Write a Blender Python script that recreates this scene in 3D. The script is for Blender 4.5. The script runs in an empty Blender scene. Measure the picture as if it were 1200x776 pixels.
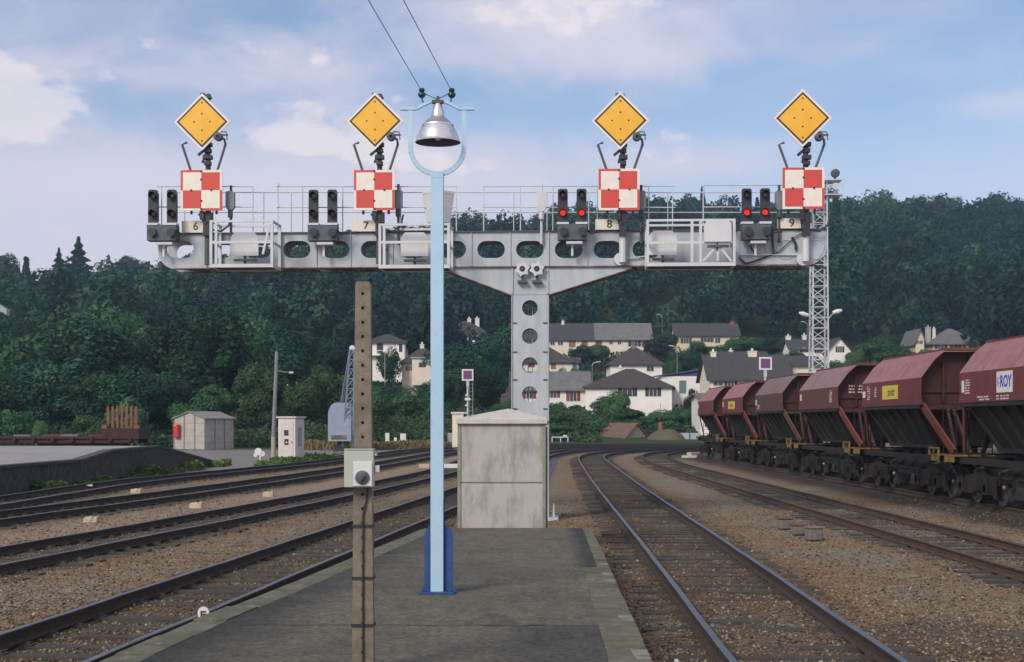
import bpy, bmesh, math, random
import numpy as np
from mathutils import Vector, Matrix
R = math.radians
PI = math.pi
rnd = random.Random(7)
sc = bpy.context.scene
col = sc.collection

# ---------------------------------------------------------------- measures
F, HZ, CZ = 1667.0, 495.0, 2.1          # focal length in photo pixels, horizon row, eye height over the rails
def pt(x, y, d):
    return Vector(((x - 600) / F * d, d, CZ + (HZ - y) / F * d))
def sx(x, d): return (x - 600) / F * d
def sz(y, d): return CZ + (HZ - y) / F * d

# ---------------------------------------------------------------- materials
MATS = {}
def mat(name, c, rough=0.7, metal=0.0, c2=None, scale=4.0, stretch=(1, 1, 1), lo=0.4, hi=0.65, detail=6,
        bump=0.0, bscale=30.0, emit=None, estr=0.0, spec=0.5, c3=None, s3=1.0, lo3=.55, hi3=.7, coat=0):
    if name in MATS: return MATS[name]
    m = bpy.data.materials.new(name); m.use_nodes = True
    nt = m.node_tree; N = nt.nodes; L = nt.links
    b = N['Principled BSDF']
    b.inputs['Roughness'].default_value = rough
    b.inputs['Metallic'].default_value = metal
    b.inputs['Specular IOR Level'].default_value = spec
    b.inputs['Base Color'].default_value = (*c, 1)
    tc = N.new('ShaderNodeTexCoord')
    mp = N.new('ShaderNodeMapping'); mp.inputs['Scale'].default_value = stretch
    L.new(tc.outputs['Object'], mp.inputs['Vector'])
    out = None
    if c2 is not None:
        n = N.new('ShaderNodeTexNoise'); n.inputs['Scale'].default_value = scale; n.inputs['Detail'].default_value = detail
        n.inputs['Roughness'].default_value = .65
        L.new(mp.outputs[0], n.inputs['Vector'])
        r = N.new('ShaderNodeMapRange'); r.inputs['From Min'].default_value = lo; r.inputs['From Max'].default_value = hi
        L.new(n.outputs['Fac'], r.inputs['Value'])
        mx = N.new('ShaderNodeMix'); mx.data_type = 'RGBA'
        mx.inputs[6].default_value = (*c, 1); mx.inputs[7].default_value = (*c2, 1)
        L.new(r.outputs[0], mx.inputs[0]); out = mx.outputs[2]
        if c3 is not None:
            n3 = N.new('ShaderNodeTexNoise'); n3.inputs['Scale'].default_value = s3; n3.inputs['Detail'].default_value = 8
            n3.inputs['Roughness'].default_value = .7
            L.new(mp.outputs[0], n3.inputs['Vector'])
            r3 = N.new('ShaderNodeMapRange'); r3.inputs['From Min'].default_value = lo3; r3.inputs['From Max'].default_value = hi3
            L.new(n3.outputs['Fac'], r3.inputs['Value'])
            m3 = N.new('ShaderNodeMix'); m3.data_type = 'RGBA'
            L.new(out, m3.inputs[6]); m3.inputs[7].default_value = (*c3, 1)
            L.new(r3.outputs[0], m3.inputs[0]); out = m3.outputs[2]
        L.new(out, b.inputs['Base Color'])
    if bump > 0:
        n2 = N.new('ShaderNodeTexNoise'); n2.inputs['Scale'].default_value = bscale; n2.inputs['Detail'].default_value = 5
        L.new(tc.outputs['Object'], n2.inputs['Vector'])
        bp = N.new('ShaderNodeBump'); bp.inputs['Strength'].default_value = bump; bp.inputs['Distance'].default_value = .02
        L.new(n2.outputs['Fac'], bp.inputs['Height']); L.new(bp.outputs[0], b.inputs['Normal'])
    if emit:
        b.inputs['Emission Color'].default_value = (*emit, 1); b.inputs['Emission Strength'].default_value = estr
    MATS[name] = m
    return m

STEEL = mat('grey_painted_steel', (.34, .385, .425), .5, c2=(.435, .47, .505), scale=1.6, c3=(.26, .15, .08), s3=2.6, stretch=(2.4, 2.4, .6), lo3=.69, hi3=.78, bump=.1, bscale=60)
STEEL2 = mat('white_painted_steel', (.47, .51, .54), .5, c2=(.56, .585, .60), scale=2, c3=(.26, .14, .07), s3=3, lo3=.68, hi3=.78)
PLATE = mat('white_sheet_plate', (.50, .525, .545), .5, c2=(.58, .60, .61), scale=2, c3=(.40, .30, .2), s3=2.5, lo3=.64, hi3=.85)
RUSTEDGE = mat('rusty_edge', (.10, .065, .05), .85, c2=(.28, .25, .23), scale=5, lo=.45, hi=.7)
DARKST = mat('dark_grey_steel', (.045, .052, .062), .6, c2=(.08, .085, .092), scale=8)
BLACKP = mat('black_paint', (.016, .019, .026), .55, c2=(.028, .031, .038), scale=9)
UNDERG = mat('signal_base_grey', (.06, .072, .086), .6, c2=(.09, .103, .118), scale=7)
YEL = mat('signal_yellow', (.74, .385, .02), .5, c2=(.76, .44, .05), scale=3, c3=(.50, .25, .04), s3=6, lo3=.60, hi3=.8)
WHITEP = mat('cream_white_enamel', (.72, .69, .62), .5, c2=(.62, .56, .46), scale=4, lo=.45, hi=.8, c3=(.40, .33, .26), s3=7, lo3=.66, hi3=.8)
REDP = mat('signal_red', (.58, .05, .04), .5, c2=(.47, .065, .05), scale=4, c3=(.38, .11, .08), s3=8, lo3=.60, hi3=.78)
CREAM = mat('plate_cream', (.66, .62, .52), .55, c2=(.72, .68, .6), scale=9, c3=(.25, .1, .05), s3=7, lo3=.66, hi3=.72)
DIGIT = mat('digit_black', (.03, .03, .035), .6)
REDLIT = mat('red_lens_lit', (.7, .03, .02), .3, emit=(1, .014, .008), estr=1.0)
REDOFF = mat('red_lens_unlit', (.055, .022, .018), .25, spec=.5)
CLEAROFF = mat('clear_lens_unlit', (.045, .04, .032), .2, spec=.6)
LBLUE = mat('light_blue_paint', (.35, .52, .66), .5, c2=(.38, .55, .685), scale=3, c3=(.30, .45, .56), s3=9, lo3=.55, hi3=.75, bump=.1, bscale=80)
DBLUE = mat('dark_blue_paint', (.012, .055, .18), .5, c2=(.022, .075, .22), scale=6, c3=(.05, .09, .2), s3=14, lo3=.62, hi3=.75)
ALU = mat('polished_aluminium', (.80, .79, .78), .33, metal=.9, c2=(.66, .66, .67), scale=11)
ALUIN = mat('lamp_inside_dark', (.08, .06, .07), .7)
GREENGL = mat('green_glass', (.008, .045, .034), .2, spec=.5)
CONC = mat('weathered_concrete', (.395, .395, .38), .9, c2=(.17, .175, .16), scale=2.3, stretch=(1.3, 1.3, .6), lo=.46, hi=.72, detail=10, c3=(.46, .45, .42), s3=7, lo3=.52, hi3=.75, bump=.35, bscale=70)
CONCP = mat('post_concrete', (.145, .122, .088), .9, c2=(.225, .195, .145), scale=7, c3=(.13, .12, .10), s3=22, lo3=.52, hi3=.7, bump=.5, bscale=90)
ROOFC = mat('pale_roof_concrete', (.50, .49, .46), .9, c2=(.32, .31, .29), scale=4, lo=.5, hi=.75, bump=.3)
MOSSJ = mat('mossy_joint', (.20, .22, .16), .95, c2=(.28, .28, .23), scale=9)
BOXG = mat('grey_green_box_paint', (.36, .40, .35), .5, c2=(.41, .44, .39), scale=6)
BOXW = mat('box_cover_white', (.55, .57, .56), .5, c2=(.60, .61, .6), scale=8)
RUBBER = mat('black_rubber', (.02, .02, .02), .7)
HOLE = mat('hole_shade', (.03, .028, .025), .9)
RAILDULL = mat('rail_head_dull', (.20, .20, .22), .42, metal=.6, c2=(.12, .12, .13), scale=1.3, lo=.35, hi=.7)
RAILTOP = mat('rail_head_polished', (.20, .205, .235), .38, metal=.7, c2=(.12, .122, .14), scale=.8, lo=.35, hi=.7)
RAILSIDE = mat('rail_side_rust', (.034, .026, .022), .85, c2=(.065, .042, .028), scale=8, bump=.2)
RUSTTOP = mat('rail_head_rust', (.12, .072, .048), .8, c2=(.075, .05, .036), scale=4)
RUSTSIDE = mat('rail_side_bright_rust', (.085, .048, .028), .9, c2=(.045, .032, .022), scale=6)
TIMBER = mat('oiled_timber', (.033, .029, .026), .85, c2=(.085, .072, .06), scale=3, stretch=(1, 9, 3), lo=.35, hi=.75, bump=.5, bscale=25)
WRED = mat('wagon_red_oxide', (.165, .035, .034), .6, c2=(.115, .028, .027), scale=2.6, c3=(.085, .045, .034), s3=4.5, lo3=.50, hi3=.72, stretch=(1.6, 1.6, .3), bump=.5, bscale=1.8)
WREDT = mat('wagon_red_skylit_dusty', (.305, .125, .128), .55, c2=(.245, .092, .095), scale=1.1, c3=(.34, .18, .175), s3=2.6, lo3=.48, hi3=.66, stretch=(1, 1, .6), bump=.5, bscale=1.8)  # upper slopes: body red made paler to carry sky light and dust
WBRN = mat('wagon_brown', (.105, .042, .034), .65, c2=(.075, .042, .036), scale=2.2, c3=(.14, .07, .05), s3=4, lo3=.52, hi3=.72)
WBRNT = mat('wagon_brown_skylit_dusty', (.19, .125, .115), .6, c2=(.15, .10, .095), scale=1.1, c3=(.22, .12, .09), s3=3, lo3=.52, hi3=.7)  # brown slopes, sky brightness and dust mixed into the colour
WMID = mat('wagon_dusty_red', (.14, .040, .034), .6, c2=(.10, .036, .032), scale=2.5, c3=(.09, .055, .042), s3=5, lo3=.5, hi3=.72, stretch=(1.6, 1.6, .3))
WMIDT = mat('wagon_dusty_red_skylit', (.25, .135, .14), .55, c2=(.205, .11, .115), scale=1.2, c3=(.27, .17, .18), s3=3, lo3=.52, hi3=.7)  # slopes of the dusty red wagon, sky light put into the colour
WORG = mat('wagon_orange_red', (.17, .040, .026), .65, c2=(.11, .034, .025), scale=4)
WBRACE = mat('wagon_brace_dull_red', (.065, .02, .015), .75, c2=(.035, .017, .014), scale=4)
WEND = mat('wagon_end_red_shaded', (.055, .011, .010), .65, c2=(.038, .011, .010), scale=3)  # body red darkened: shade of the recessed ends put into the colour
WDARK = mat('wagon_hopper_grime_shade', (.011, .010, .010), .85, c2=(.034, .021, .018), scale=2.4, stretch=(1, 1, .4), lo=.45, hi=.7, bump=.2)  # grime, darkened further to hold the shade under the body
WUNDER = mat('wagon_running_gear_shaded', (.009, .008, .008), .9, c2=(.036, .017, .014), scale=5, lo=.5, hi=.7)  # extra dark: shade beneath the wagons put into the colour
WHEEL = mat('wheel_tread_steel', (.30, .29, .28), .4, metal=.8, c2=(.10, .09, .085), scale=4)
WYEL = mat('wagon_yellow', (.24, .155, .03), .75, c2=(.09, .06, .025), scale=5)
PYEL = mat('panel_yellow', (.65, .52, .06), .5)
PWHT = mat('panel_white', (.72, .72, .72), .5, c2=(.62, .6, .6), scale=7)
INKB = mat('ink_dark_blue', (.012, .016, .05), .6)
INKBL = mat('ink_blue', (.03, .08, .42), .6)
INKW = mat('ink_white', (.55, .50, .50), .6)
STONEW = mat('rough_stone_wall', (.030, .030, .029), .95, c2=(.105, .095, .083), scale=4.5, lo=.42, hi=.7, c3=(.028, .034, .026), s3=1.2, lo3=.48, hi3=.68, bump=1.0, bscale=7)
PAVE = mat('grey_gravel_surface', (.30, .29, .285), .95, c2=(.24, .235, .23), scale=.6, c3=(.36, .35, .34), s3=6, lo3=.5, hi3=.7, bump=.2)
WHITEW = mat('white_render', (.82, .80, .77), .9, c2=(.75, .73, .69), scale=.7)
CREAMW = mat('cream_render', (.76, .69, .58), .9, c2=(.68, .62, .52), scale=.7)
YELW = mat('pale_yellow_render', (.68, .60, .40), .9, c2=(.6, .53, .36), scale=.7)
BLUEW = mat('pale_blue_render', (.48, .55, .62), .9)
SLATE = mat('dark_slate', (.042, .042, .045), .8, c2=(.065, .063, .064), scale=2, stretch=(1, 1, 5), bump=.3, bscale=4)
SLATEL = mat('light_slate', (.12, .122, .125), .7, c2=(.17, .168, .165), scale=1.1, c3=(.07, .07, .075), s3=2.5, lo3=.58, hi3=.7, bump=.3, bscale=4)
SLATEB = mat('brown_slate', (.048, .040, .036), .8, c2=(.072, .060, .054), scale=2, bump=.3, bscale=4)
TILEB = mat('brown_roof_tile', (.12, .075, .055), .85, c2=(.17, .105, .075), scale=2.5, bump=.4, bscale=5)
STONEG = mat('pale_rubble_stone', (.34, .31, .25), .95, c2=(.22, .20, .165), scale=6, lo=.4, hi=.6, bump=.4, bscale=6)
GLASS = mat('window_glass', (.025, .03, .035), .1, spec=.7)
TURQ = mat('turquoise_window', (.12, .21, .23), .3)
SHUTR = mat('red_brown_shutter', (.22, .045, .03), .7)
SHUTB = mat('brown_shutter', (.28, .12, .06), .7)
SHUTD = mat('dark_shutter', (.055, .04, .038), .7)
FRAMEW = mat('white_frame', (.65, .65, .64), .5)
BRICK = mat('brick_red', (.33, .10, .06), .9, c2=(.25, .09, .06), scale=8)
HUTW = mat('hut_white', (.60, .58, .54), .75, c2=(.52, .49, .45), scale=2.5, c3=(.36, .33, .28), s3=4, lo3=.58, hi3=.78)
SHEDC = mat('shed_concrete', (.44, .42, .37), .9, c2=(.34, .32, .285), scale=1.6, c3=(.27, .24, .2), s3=5, lo3=.56, hi3=.74)
SHEDR = mat('shed_roof_sheet', (.20, .19, .18), .9, c2=(.28, .27, .26), scale=2)
REDBOX = mat('red_enamel', (.58, .03, .025), .4)
CRANEB = mat('crane_blue_grey', (.22, .29, .40), .55, c2=(.27, .33, .42), scale=1.5, c3=(.22, .14, .10), s3=3, lo3=.62, hi3=.74)
POLEG = mat('grey_pole', (.17, .17, .18), .7, c2=(.22, .22, .23), scale=4)
POLEW = mat('pale_pole_foot', (.36, .32, .26), .8)
GALV = mat('galvanised_steel', (.50, .53, .56), .45, metal=.3, c2=(.58, .6, .62), scale=5)
PURPLE = mat('signal_violet', (.15, .05, .17), .5)
FLATR = mat('flat_wagon_rust', (.030, .015, .014), .85, c2=(.065, .02, .017), scale=3)
STAKE = mat('stake_orange_rust', (.23, .085, .045), .8, c2=(.15, .06, .035), scale=5)
CABLEB = mat('trough_blue', (.075, .08, .125), .85, c2=(.075, .09, .18), scale=5, c3=(.12, .10, .09), s3=9, lo3=.6, hi3=.75)
BARK = mat('bark', (.07, .055, .04), .95, c2=(.045, .035, .028), scale=5, stretch=(3, 3, .6), bump=.5, bscale=12)
CHALK = mat('cream_marker_stone', (.52, .44, .33), .9, c2=(.42, .35, .26), scale=9)
WOODP = mat('bleached_wood', (.50, .46, .40), .85, c2=(.4, .36, .31), scale=4)
STUMPT = mat('rusty_stump', (.10, .062, .045), .9, c2=(.16, .085, .06), scale=10)
STUMPG = mat('grey_stump', (.17, .155, .135), .9, c2=(.11, .10, .09), scale=10)
PALEG = mat('pale_grey_sheet', (.25, .29, .33), .6, c2=(.31, .35, .38), scale=2)

# ---------------------------------------------------------------- mesh builder
class MB:
    def __init__(s): s.v = []; s.f = []; s.m = []
    def add(s, vs, fs, mi=0):
        o = len(s.v); s.v += [tuple(p) for p in vs]
        for f in fs: s.f.append(tuple(i + o for i in f)); s.m.append(mi)
        return s
    def box(s, c, d, mi=0, rz=0.0, rx=0.0, ry=0.0):
        x, y, z = d[0] / 2, d[1] / 2, d[2] / 2
        M = Matrix.Rotation(rz, 3, 'Z') @ Matrix.Rotation(ry, 3, 'Y') @ Matrix.Rotation(rx, 3, 'X')
        vs = [Vector(c) + M @ Vector(p) for p in ((-x, -y, -z), (x, -y, -z), (x, y, -z), (-x, y, -z), (-x, -y, z), (x, -y, z), (x, y, z), (-x, y, z))]
        return s.add(vs, ((0, 3, 2, 1), (4, 5, 6, 7), (0, 1, 5, 4), (1, 2, 6, 5), (2, 3, 7, 6), (3, 0, 4, 7)), mi)
    def b2(s, a, b, mi=0):
        return s.box([(a[i] + b[i]) / 2 for i in range(3)], [abs(b[i] - a[i]) for i in range(3)], mi)
    def bar(s, p, q, w, h=None, mi=0, up=(0, 0, 1)):
        h = w if h is None else h
        p = Vector(p); q = Vector(q); t = (q - p).normalized(); u = Vector(up)
        if abs(t.dot(u)) > .98: u = Vector((0, 1, 0))
        a = t.cross(u).normalized() * (w / 2); b = a.cross(t).normalized() * (h / 2)
        vs = [e + i * a + j * b for e in (p, q) for i, j in ((-1, -1), (1, -1), (1, 1), (-1, 1))]
        return s.add(vs, ((0, 3, 2, 1), (4, 5, 6, 7), (0, 1, 5, 4), (1, 2, 6, 5), (2, 3, 7, 6), (3, 0, 4, 7)), mi)
    def tube(s, pts, r, n=8, mi=0, caps=True):
        pts = [Vector(p) for p in pts]; k = len(pts)
        rs = r if isinstance(r, (list, tuple)) else [r] * k
        rings = []; ref = None
        for i in range(k):
            t = (pts[min(i + 1, k - 1)] - pts[max(i - 1, 0)]).normalized()
            if ref is None:
                ref = Vector((0, 0, 1)) if abs(t.z) < .9 else Vector((1, 0, 0))
            a = t.cross(ref).normalized(); b = a.cross(t).normalized(); ref = b
            rings.append([pts[i] + rs[i] * (math.cos(2 * PI * j / n) * a + math.sin(2 * PI * j / n) * b) for j in range(n)])
        vs = [p for rg in rings for p in rg]; fs = []
        for i in range(k - 1):
            for j in range(n):
                fs.append((i * n + j, i * n + (j + 1) % n, (i + 1) * n + (j + 1) % n, (i + 1) * n + j))
        if caps:
            fs.append(tuple(range(n - 1, -1, -1))); fs.append(tuple((k - 1) * n + j for j in range(n)))
        return s.add(vs, fs, mi)
    def lathe(s, prof, c=(0, 0, 0), n=24, mi=0, axis='z', cap=False):
        vs = []; fs = []; k = len(prof)
        for r, z in prof:
            for j in range(n):
                a = 2 * PI * j / n; x, y = r * math.cos(a), r * math.sin(a)
                p = (x, y, z) if axis == 'z' else ((x, z, y) if axis == 'y' else (z, x, y))
                vs.append((c[0] + p[0], c[1] + p[1], c[2] + p[2]))
        for i in range(k - 1):
            for j in range(n):
                fs.append((i * n + j, i * n + (j + 1) % n, (i + 1) * n + (j + 1) % n, (i + 1) * n + j))
        if cap:
            fs.append(tuple(range(n))); fs.append(tuple((k - 1) * n + j for j in range(n)))
        return s.add(vs, fs, mi)
    def prism(s, poly, a, b, axis='y', mi=0):
        """poly in the two other axes (xz for y, yz for x, xy for z) swept from a to b"""
        n = len(poly)
        def P(p, t): return (p[0], t, p[1]) if axis == 'y' else ((t, p[0], p[1]) if axis == 'x' else (p[0], p[1], t))
        vs = [P(p, a) for p in poly] + [P(p, b) for p in poly]
        fs = [tuple(range(n)), tuple(range(2 * n - 1, n - 1, -1))] + [(i, (i + 1) % n, n + (i + 1) % n, n + i) for i in range(n)]
        return s.add(vs, fs, mi)
    def build(s, name, mats, parent=None, loc=None, smooth=False, bevel=0, recalc=True, rz=0):
        me = bpy.data.meshes.new(name); me.from_pydata(s.v, [], s.f)
        mats = mats if isinstance(mats, (list, tuple)) else [mats]
        for m in mats: me.materials.append(m)
        me.polygons.foreach_set('material_index', s.m)
        if recalc:
            bm = bmesh.new(); bm.from_mesh(me); bmesh.ops.recalc_face_normals(bm, faces=bm.faces); bm.to_mesh(me); bm.free()
        if smooth:
            me.polygons.foreach_set('use_smooth', [True] * len(me.polygons))
            if smooth != 'all': me.set_sharp_from_angle(angle=R(40))
        me.update()
        return link(name, me, parent, loc, bevel, rz)
def link(name, me, parent=None, loc=None, bevel=0, rz=0):
    o = bpy.data.objects.new(name, me); col.objects.link(o)
    if parent is not None: o.parent = parent
    if loc is not None: o.location = loc
    if rz: o.rotation_euler.z = rz
    if bevel:
        b = o.modifiers.new('edge', 'BEVEL'); b.width = bevel; b.segments = 1; b.limit_method = 'ANGLE'; b.angle_limit = R(50)
    return o
def tag(o, label=None, cat=None, group=None, kind=None):
    if label: o['label'] = label
    if cat: o['category'] = cat
    if group: o['group'] = group
    if kind: o['kind'] = kind
    return o
def empty(name, loc, label, cat, rz=0.0, group=None):
    o = bpy.data.objects.new(name, None); col.objects.link(o); o.location = loc; o.rotation_euler.z = rz
    o.empty_display_size = .2
    return tag(o, label, cat, group)
def struct(o, name=None):
    o['kind'] = 'structure'; return o
def text_obj(name, s, h, m, parent, loc, rot, sxx=1.0, ext=.002, align='CENTER', thick=0.0):
    cu = bpy.data.curves.new('t', 'FONT'); cu.body = s; cu.size = h / .72; cu.extrude = ext; cu.offset = thick
    cu.align_x = align; cu.align_y = 'CENTER'; cu.resolution_u = 4
    t = bpy.data.objects.new('t', cu); col.objects.link(t)
    dg = bpy.context.evaluated_depsgraph_get()
    me = bpy.data.meshes.new_from_object(t.evaluated_get(dg)); me.name = name
    bpy.data.objects.remove(t); bpy.data.curves.remove(cu)
    me.materials.clear(); me.materials.append(m)
    if sxx != 1: me.transform(Matrix.Diagonal((sxx, 1, 1, 1)))
    o = link(name, me, parent, loc); o.rotation_euler = rot
    return o
def plate_mesh(outline, holes, thick):
    """flat plate in local XZ (front -Y) with real holes; returns mesh centred on y=0"""
    cu = bpy.data.curves.new('p', 'CURVE'); cu.dimensions = '2D'; cu.fill_mode = 'BOTH'; cu.extrude = thick / 2
    for poly in [outline] + holes:
        sp = cu.splines.new('POLY'); sp.points.add(len(poly) - 1); sp.use_cyclic_u = True
        for i, p in enumerate(poly): sp.points[i].co = (p[0], p[1], 0, 1)
    t = bpy.data.objects.new('p', cu); col.objects.link(t)
    dg = bpy.context.evaluated_depsgraph_get()
    me = bpy.data.meshes.new_from_object(t.evaluated_get(dg))
    bpy.data.objects.remove(t); bpy.data.curves.remove(cu)
    me.transform(Matrix.Rotation(R(90), 4, 'X'))
    return me
def mesh_into(mb, me, off, mi=0):
    mb.add([v.co + Vector(off) for v in me.vertices], [tuple(p.vertices) for p in me.polygons], mi)
    bpy.data.meshes.remove(me)

# value noise, numpy
def vnoise(x, y, seed=0):
    xi = np.floor(x).astype(np.int64); yi = np.floor(y).astype(np.int64); fx = x - xi; fy = y - yi
    def h(a, b):
        n = (a * 374761393 + b * 668265263 + seed * 1442695041) & 0xffffffff
        n = ((n ^ (n >> 13)) * 1274126177) & 0xffffffff
        return ((n ^ (n >> 16)) & 0xffff) / 65535.0
    u = fx * fx * (3 - 2 * fx); w = fy * fy * (3 - 2 * fy)
    return (h(xi, yi) * (1 - u) + h(xi + 1, yi) * u) * (1 - w) + (h(xi, yi + 1) * (1 - u) + h(xi + 1, yi + 1) * u) * w
def fbm(x, y, oct=4, seed=0):
    t = 0; a = .5; s = 0
    for i in range(oct):
        t = t + a * vnoise(x * 2 ** i, y * 2 ** i, seed + i); s += a; a *= .5
    return t / s
def sstep(a, b, x):
    t = np.clip((x - a) / (b - a), 0, 1); return t * t * (3 - 2 * t)
# ---------------------------------------------------------------- tracks as centre lines (X as a function of distance)
def spline(pts, step=.5):
    P = [Vector((x, d)) for d, x in pts]
    P = [P[0] * 2 - P[1]] + P + [P[-1] * 2 - P[-2]]
    out = []
    for i in range(1, len(P) - 2):
        n = max(2, int((P[i + 1] - P[i]).length / step))
        for k in range(n):
            t = k / n
            out.append(.5 * ((2 * P[i]) + (-P[i - 1] + P[i + 1]) * t + (2 * P[i - 1] - 5 * P[i] + 4 * P[i + 1] - P[i + 2]) * t * t
                             + (-P[i - 1] + 3 * P[i] - 3 * P[i + 1] + P[i + 2]) * t ** 3))
    out.append(P[-2])
    return out
TR = {
 'A': [(6, 2.56), (14, 2.74), (24, 3.0), (47, 3.54), (70, 4.2), (84, 4.7), (92, 5.3), (98, 6.2), (104, 7.6), (110, 9.7), (116, 12.6), (121, 16), (125, 20), (128, 25), (130, 31)],
 'B': [(8, 8.05), (30, 8.03), (68, 8.05), (80, 8.4), (90, 9.0), (96, 9.8), (102, 11.1), (108, 13.1), (113, 15.6), (118, 19.4), (122.5, 25), (126, 32)],
 'C': [(12, 13.0), (50, 13.0), (88, 13.0), (94, 13.2), (100, 13.8), (106, 15.1), (111, 17.2), (116, 20.5), (120, 25), (123, 31)],
 'L1': [(5, -5.3), (14, -4.35), (30, -2.74), (41, -1.62), (47, -1.02), (54, -.38), (62, .25), (78, 1.0), (88, 1.5), (96, 2.3), (104, 3.7), (111, 5.7), (118, 8.6), (124.5, 12.6), (129.5, 18), (133, 26)],
 'L2': [(10, -9.9), (24, -7.9), (31, -6.85), (44, -5.08), (54, -3.9), (63, -3.05), (78, -2.35), (90, -1.9), (100, -1.0), (109, .6), (117, 3), (124, 6.6), (130.5, 11.7), (135, 18), (139, 26)],
 'L3': [(20, -13.7), (31, -11.9), (42, -10.25), (56, -8.5), (68, -7.25), (82, -6.1), (96, -5.2), (107, -4.2), (116, -2.6), (124, 0), (131, 4.1), (137, 10), (141, 18), (143, 26)],
 'L4': [(25, -13.9), (40, -13.9), (50, -13.85), (57, -13.1), (66, -11.7), (74, -10.6), (84, -9.7), (96, -8.8), (108, -7.8), (118, -6.2), (127, -3.2), (135, 1.2), (142, 8.5), (146, 18), (148, 26)],
}
LINES = {k: spline(v) for k, v in TR.items()}
def xtrack(k, d):
    L = LINES[k]; return np.interp(d, [p.y for p in L], [p.x for p in L])
def rail_profile():
    return [(-.062, -.15), (.062, -.15), (.062, -.137), (.012, -.118), (.012, -.045), (.034, -.034), (.036, -.006), (.028, 0), (-.028, 0), (-.036, -.006), (-.034, -.034), (-.012, -.045), (-.012, -.118), (-.062, -.137)]
def make_rail(line, off, mats, parent):
    pr = rail_profile(); n = len(pr); vs = []; fs = []; mi = []
    m = len(line)
    for i, p in enumerate(line):
        t = (line[min(i + 1, m - 1)] - line[max(i - 1, 0)]).normalized(); nx, ny = t.y, -t.x
        wob = .006 * math.sin(p.y * .9 + off * 3) + .004 * math.sin(p.y * 2.3 + off)
        for a, z in pr: vs.append((p.x + nx * (off + a), p.y + ny * (off + a), z + wob * .5))
    for i in range(m - 1):
        for j in range(n):
            fs.append((i * n + j, i * n + (j + 1) % n, (i + 1) * n + (j + 1) % n, (i + 1) * n + j))
            mi.append(1 if j in (6, 7, 8) else 0)
    me = bpy.data.meshes.new('rail'); me.from_pydata(vs, [], fs)
    for q in mats: me.materials.append(q)
    me.polygons.foreach_set('material_index', mi); me.update()
    bm = bmesh.new(); bm.from_mesh(me); bmesh.ops.recalc_face_normals(bm, faces=bm.faces); bm.to_mesh(me); bm.free()
    return link('rail', me, parent)
slp = []
for q in range(5):
    m = MB(); r = random.Random(q)
    m.box((0, 0, -.06), (2.55 + r.uniform(-.06, .06), .24 + r.uniform(-.03, .02), .13))
    for xx in (-.75, .75):
        m.box((xx, 0, .012), (.34, .14, .014)); m.box((xx - .11, 0, .03), (.05, .05, .03)); m.box((xx + .11, 0, .03), (.05, .05, .03))
    o = m.build('sleeper', TIMBER, None, bevel=0); slp.append(o.data); bpy.data.objects.remove(o)
def make_track(k, label, rusty, nsl, seed):
    r = random.Random(seed)
    root = empty('railway_track', (0, 0, 0), label, 'railway track', group='station tracks')
    mats = [RUSTSIDE, RUSTTOP] if rusty else [RAILSIDE, RAILTOP if k == 'A' else RAILDULL]
    L = LINES[k]
    for off in (-.7535, .7535): make_rail(L, off, mats, root)
    # sleepers every 0.66 m
    acc = 0; nxt = .3; cnt = 0; rest = MB()
    for i in range(len(L) - 1):
        a, b = L[i], L[i + 1]; seg = (b - a).length
        while nxt <= acc + seg:
            p = a.lerp(b, (nxt - acc) / seg); t = (b - a).normalized(); ang = math.atan2(t.y, t.x) - PI / 2 + r.uniform(-.02, .02)
            z = -.166 + r.uniform(-.016, .012)
            if p.y > 9:
                if cnt < nsl:
                    o = link('sleeper', slp[r.randrange(5)], root, (p.x + r.uniform(-.05, .05), p.y, z), rz=ang); cnt += 1
                elif p.y < 120:
                    rest.box((p.x, p.y, z - .06), (2.55, .23, .12), rz=ang)
            nxt += .66 + r.uniform(-.03, .03)
        acc += seg
    if rest.v:
        o = rest.build('sleeper_run', TIMBER, root); o['kind'] = 'stuff'
    # fishplates
    return root
make_track('A', 'main track with polished rails running past the right edge of the platform', False, 90, 1)
make_track('B', 'rusty disused track between the polished track and the hopper wagons', True, 90, 2)
make_track('C', 'rusty track under the row of red hopper wagons', True, 40, 3)
make_track('L1', 'track touching the left edge of the platform, nearest on that side', False, 90, 4)
make_track('L2', 'second track from the platform on its left, beside the sandy path', False, 70, 5)
make_track('L3', 'third track left of the platform, beyond the sandy path with cream markers', False, 60, 6)
make_track('L4', 'weedy track along the foot of the dark stone loading bank', False, 60, 7)

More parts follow.
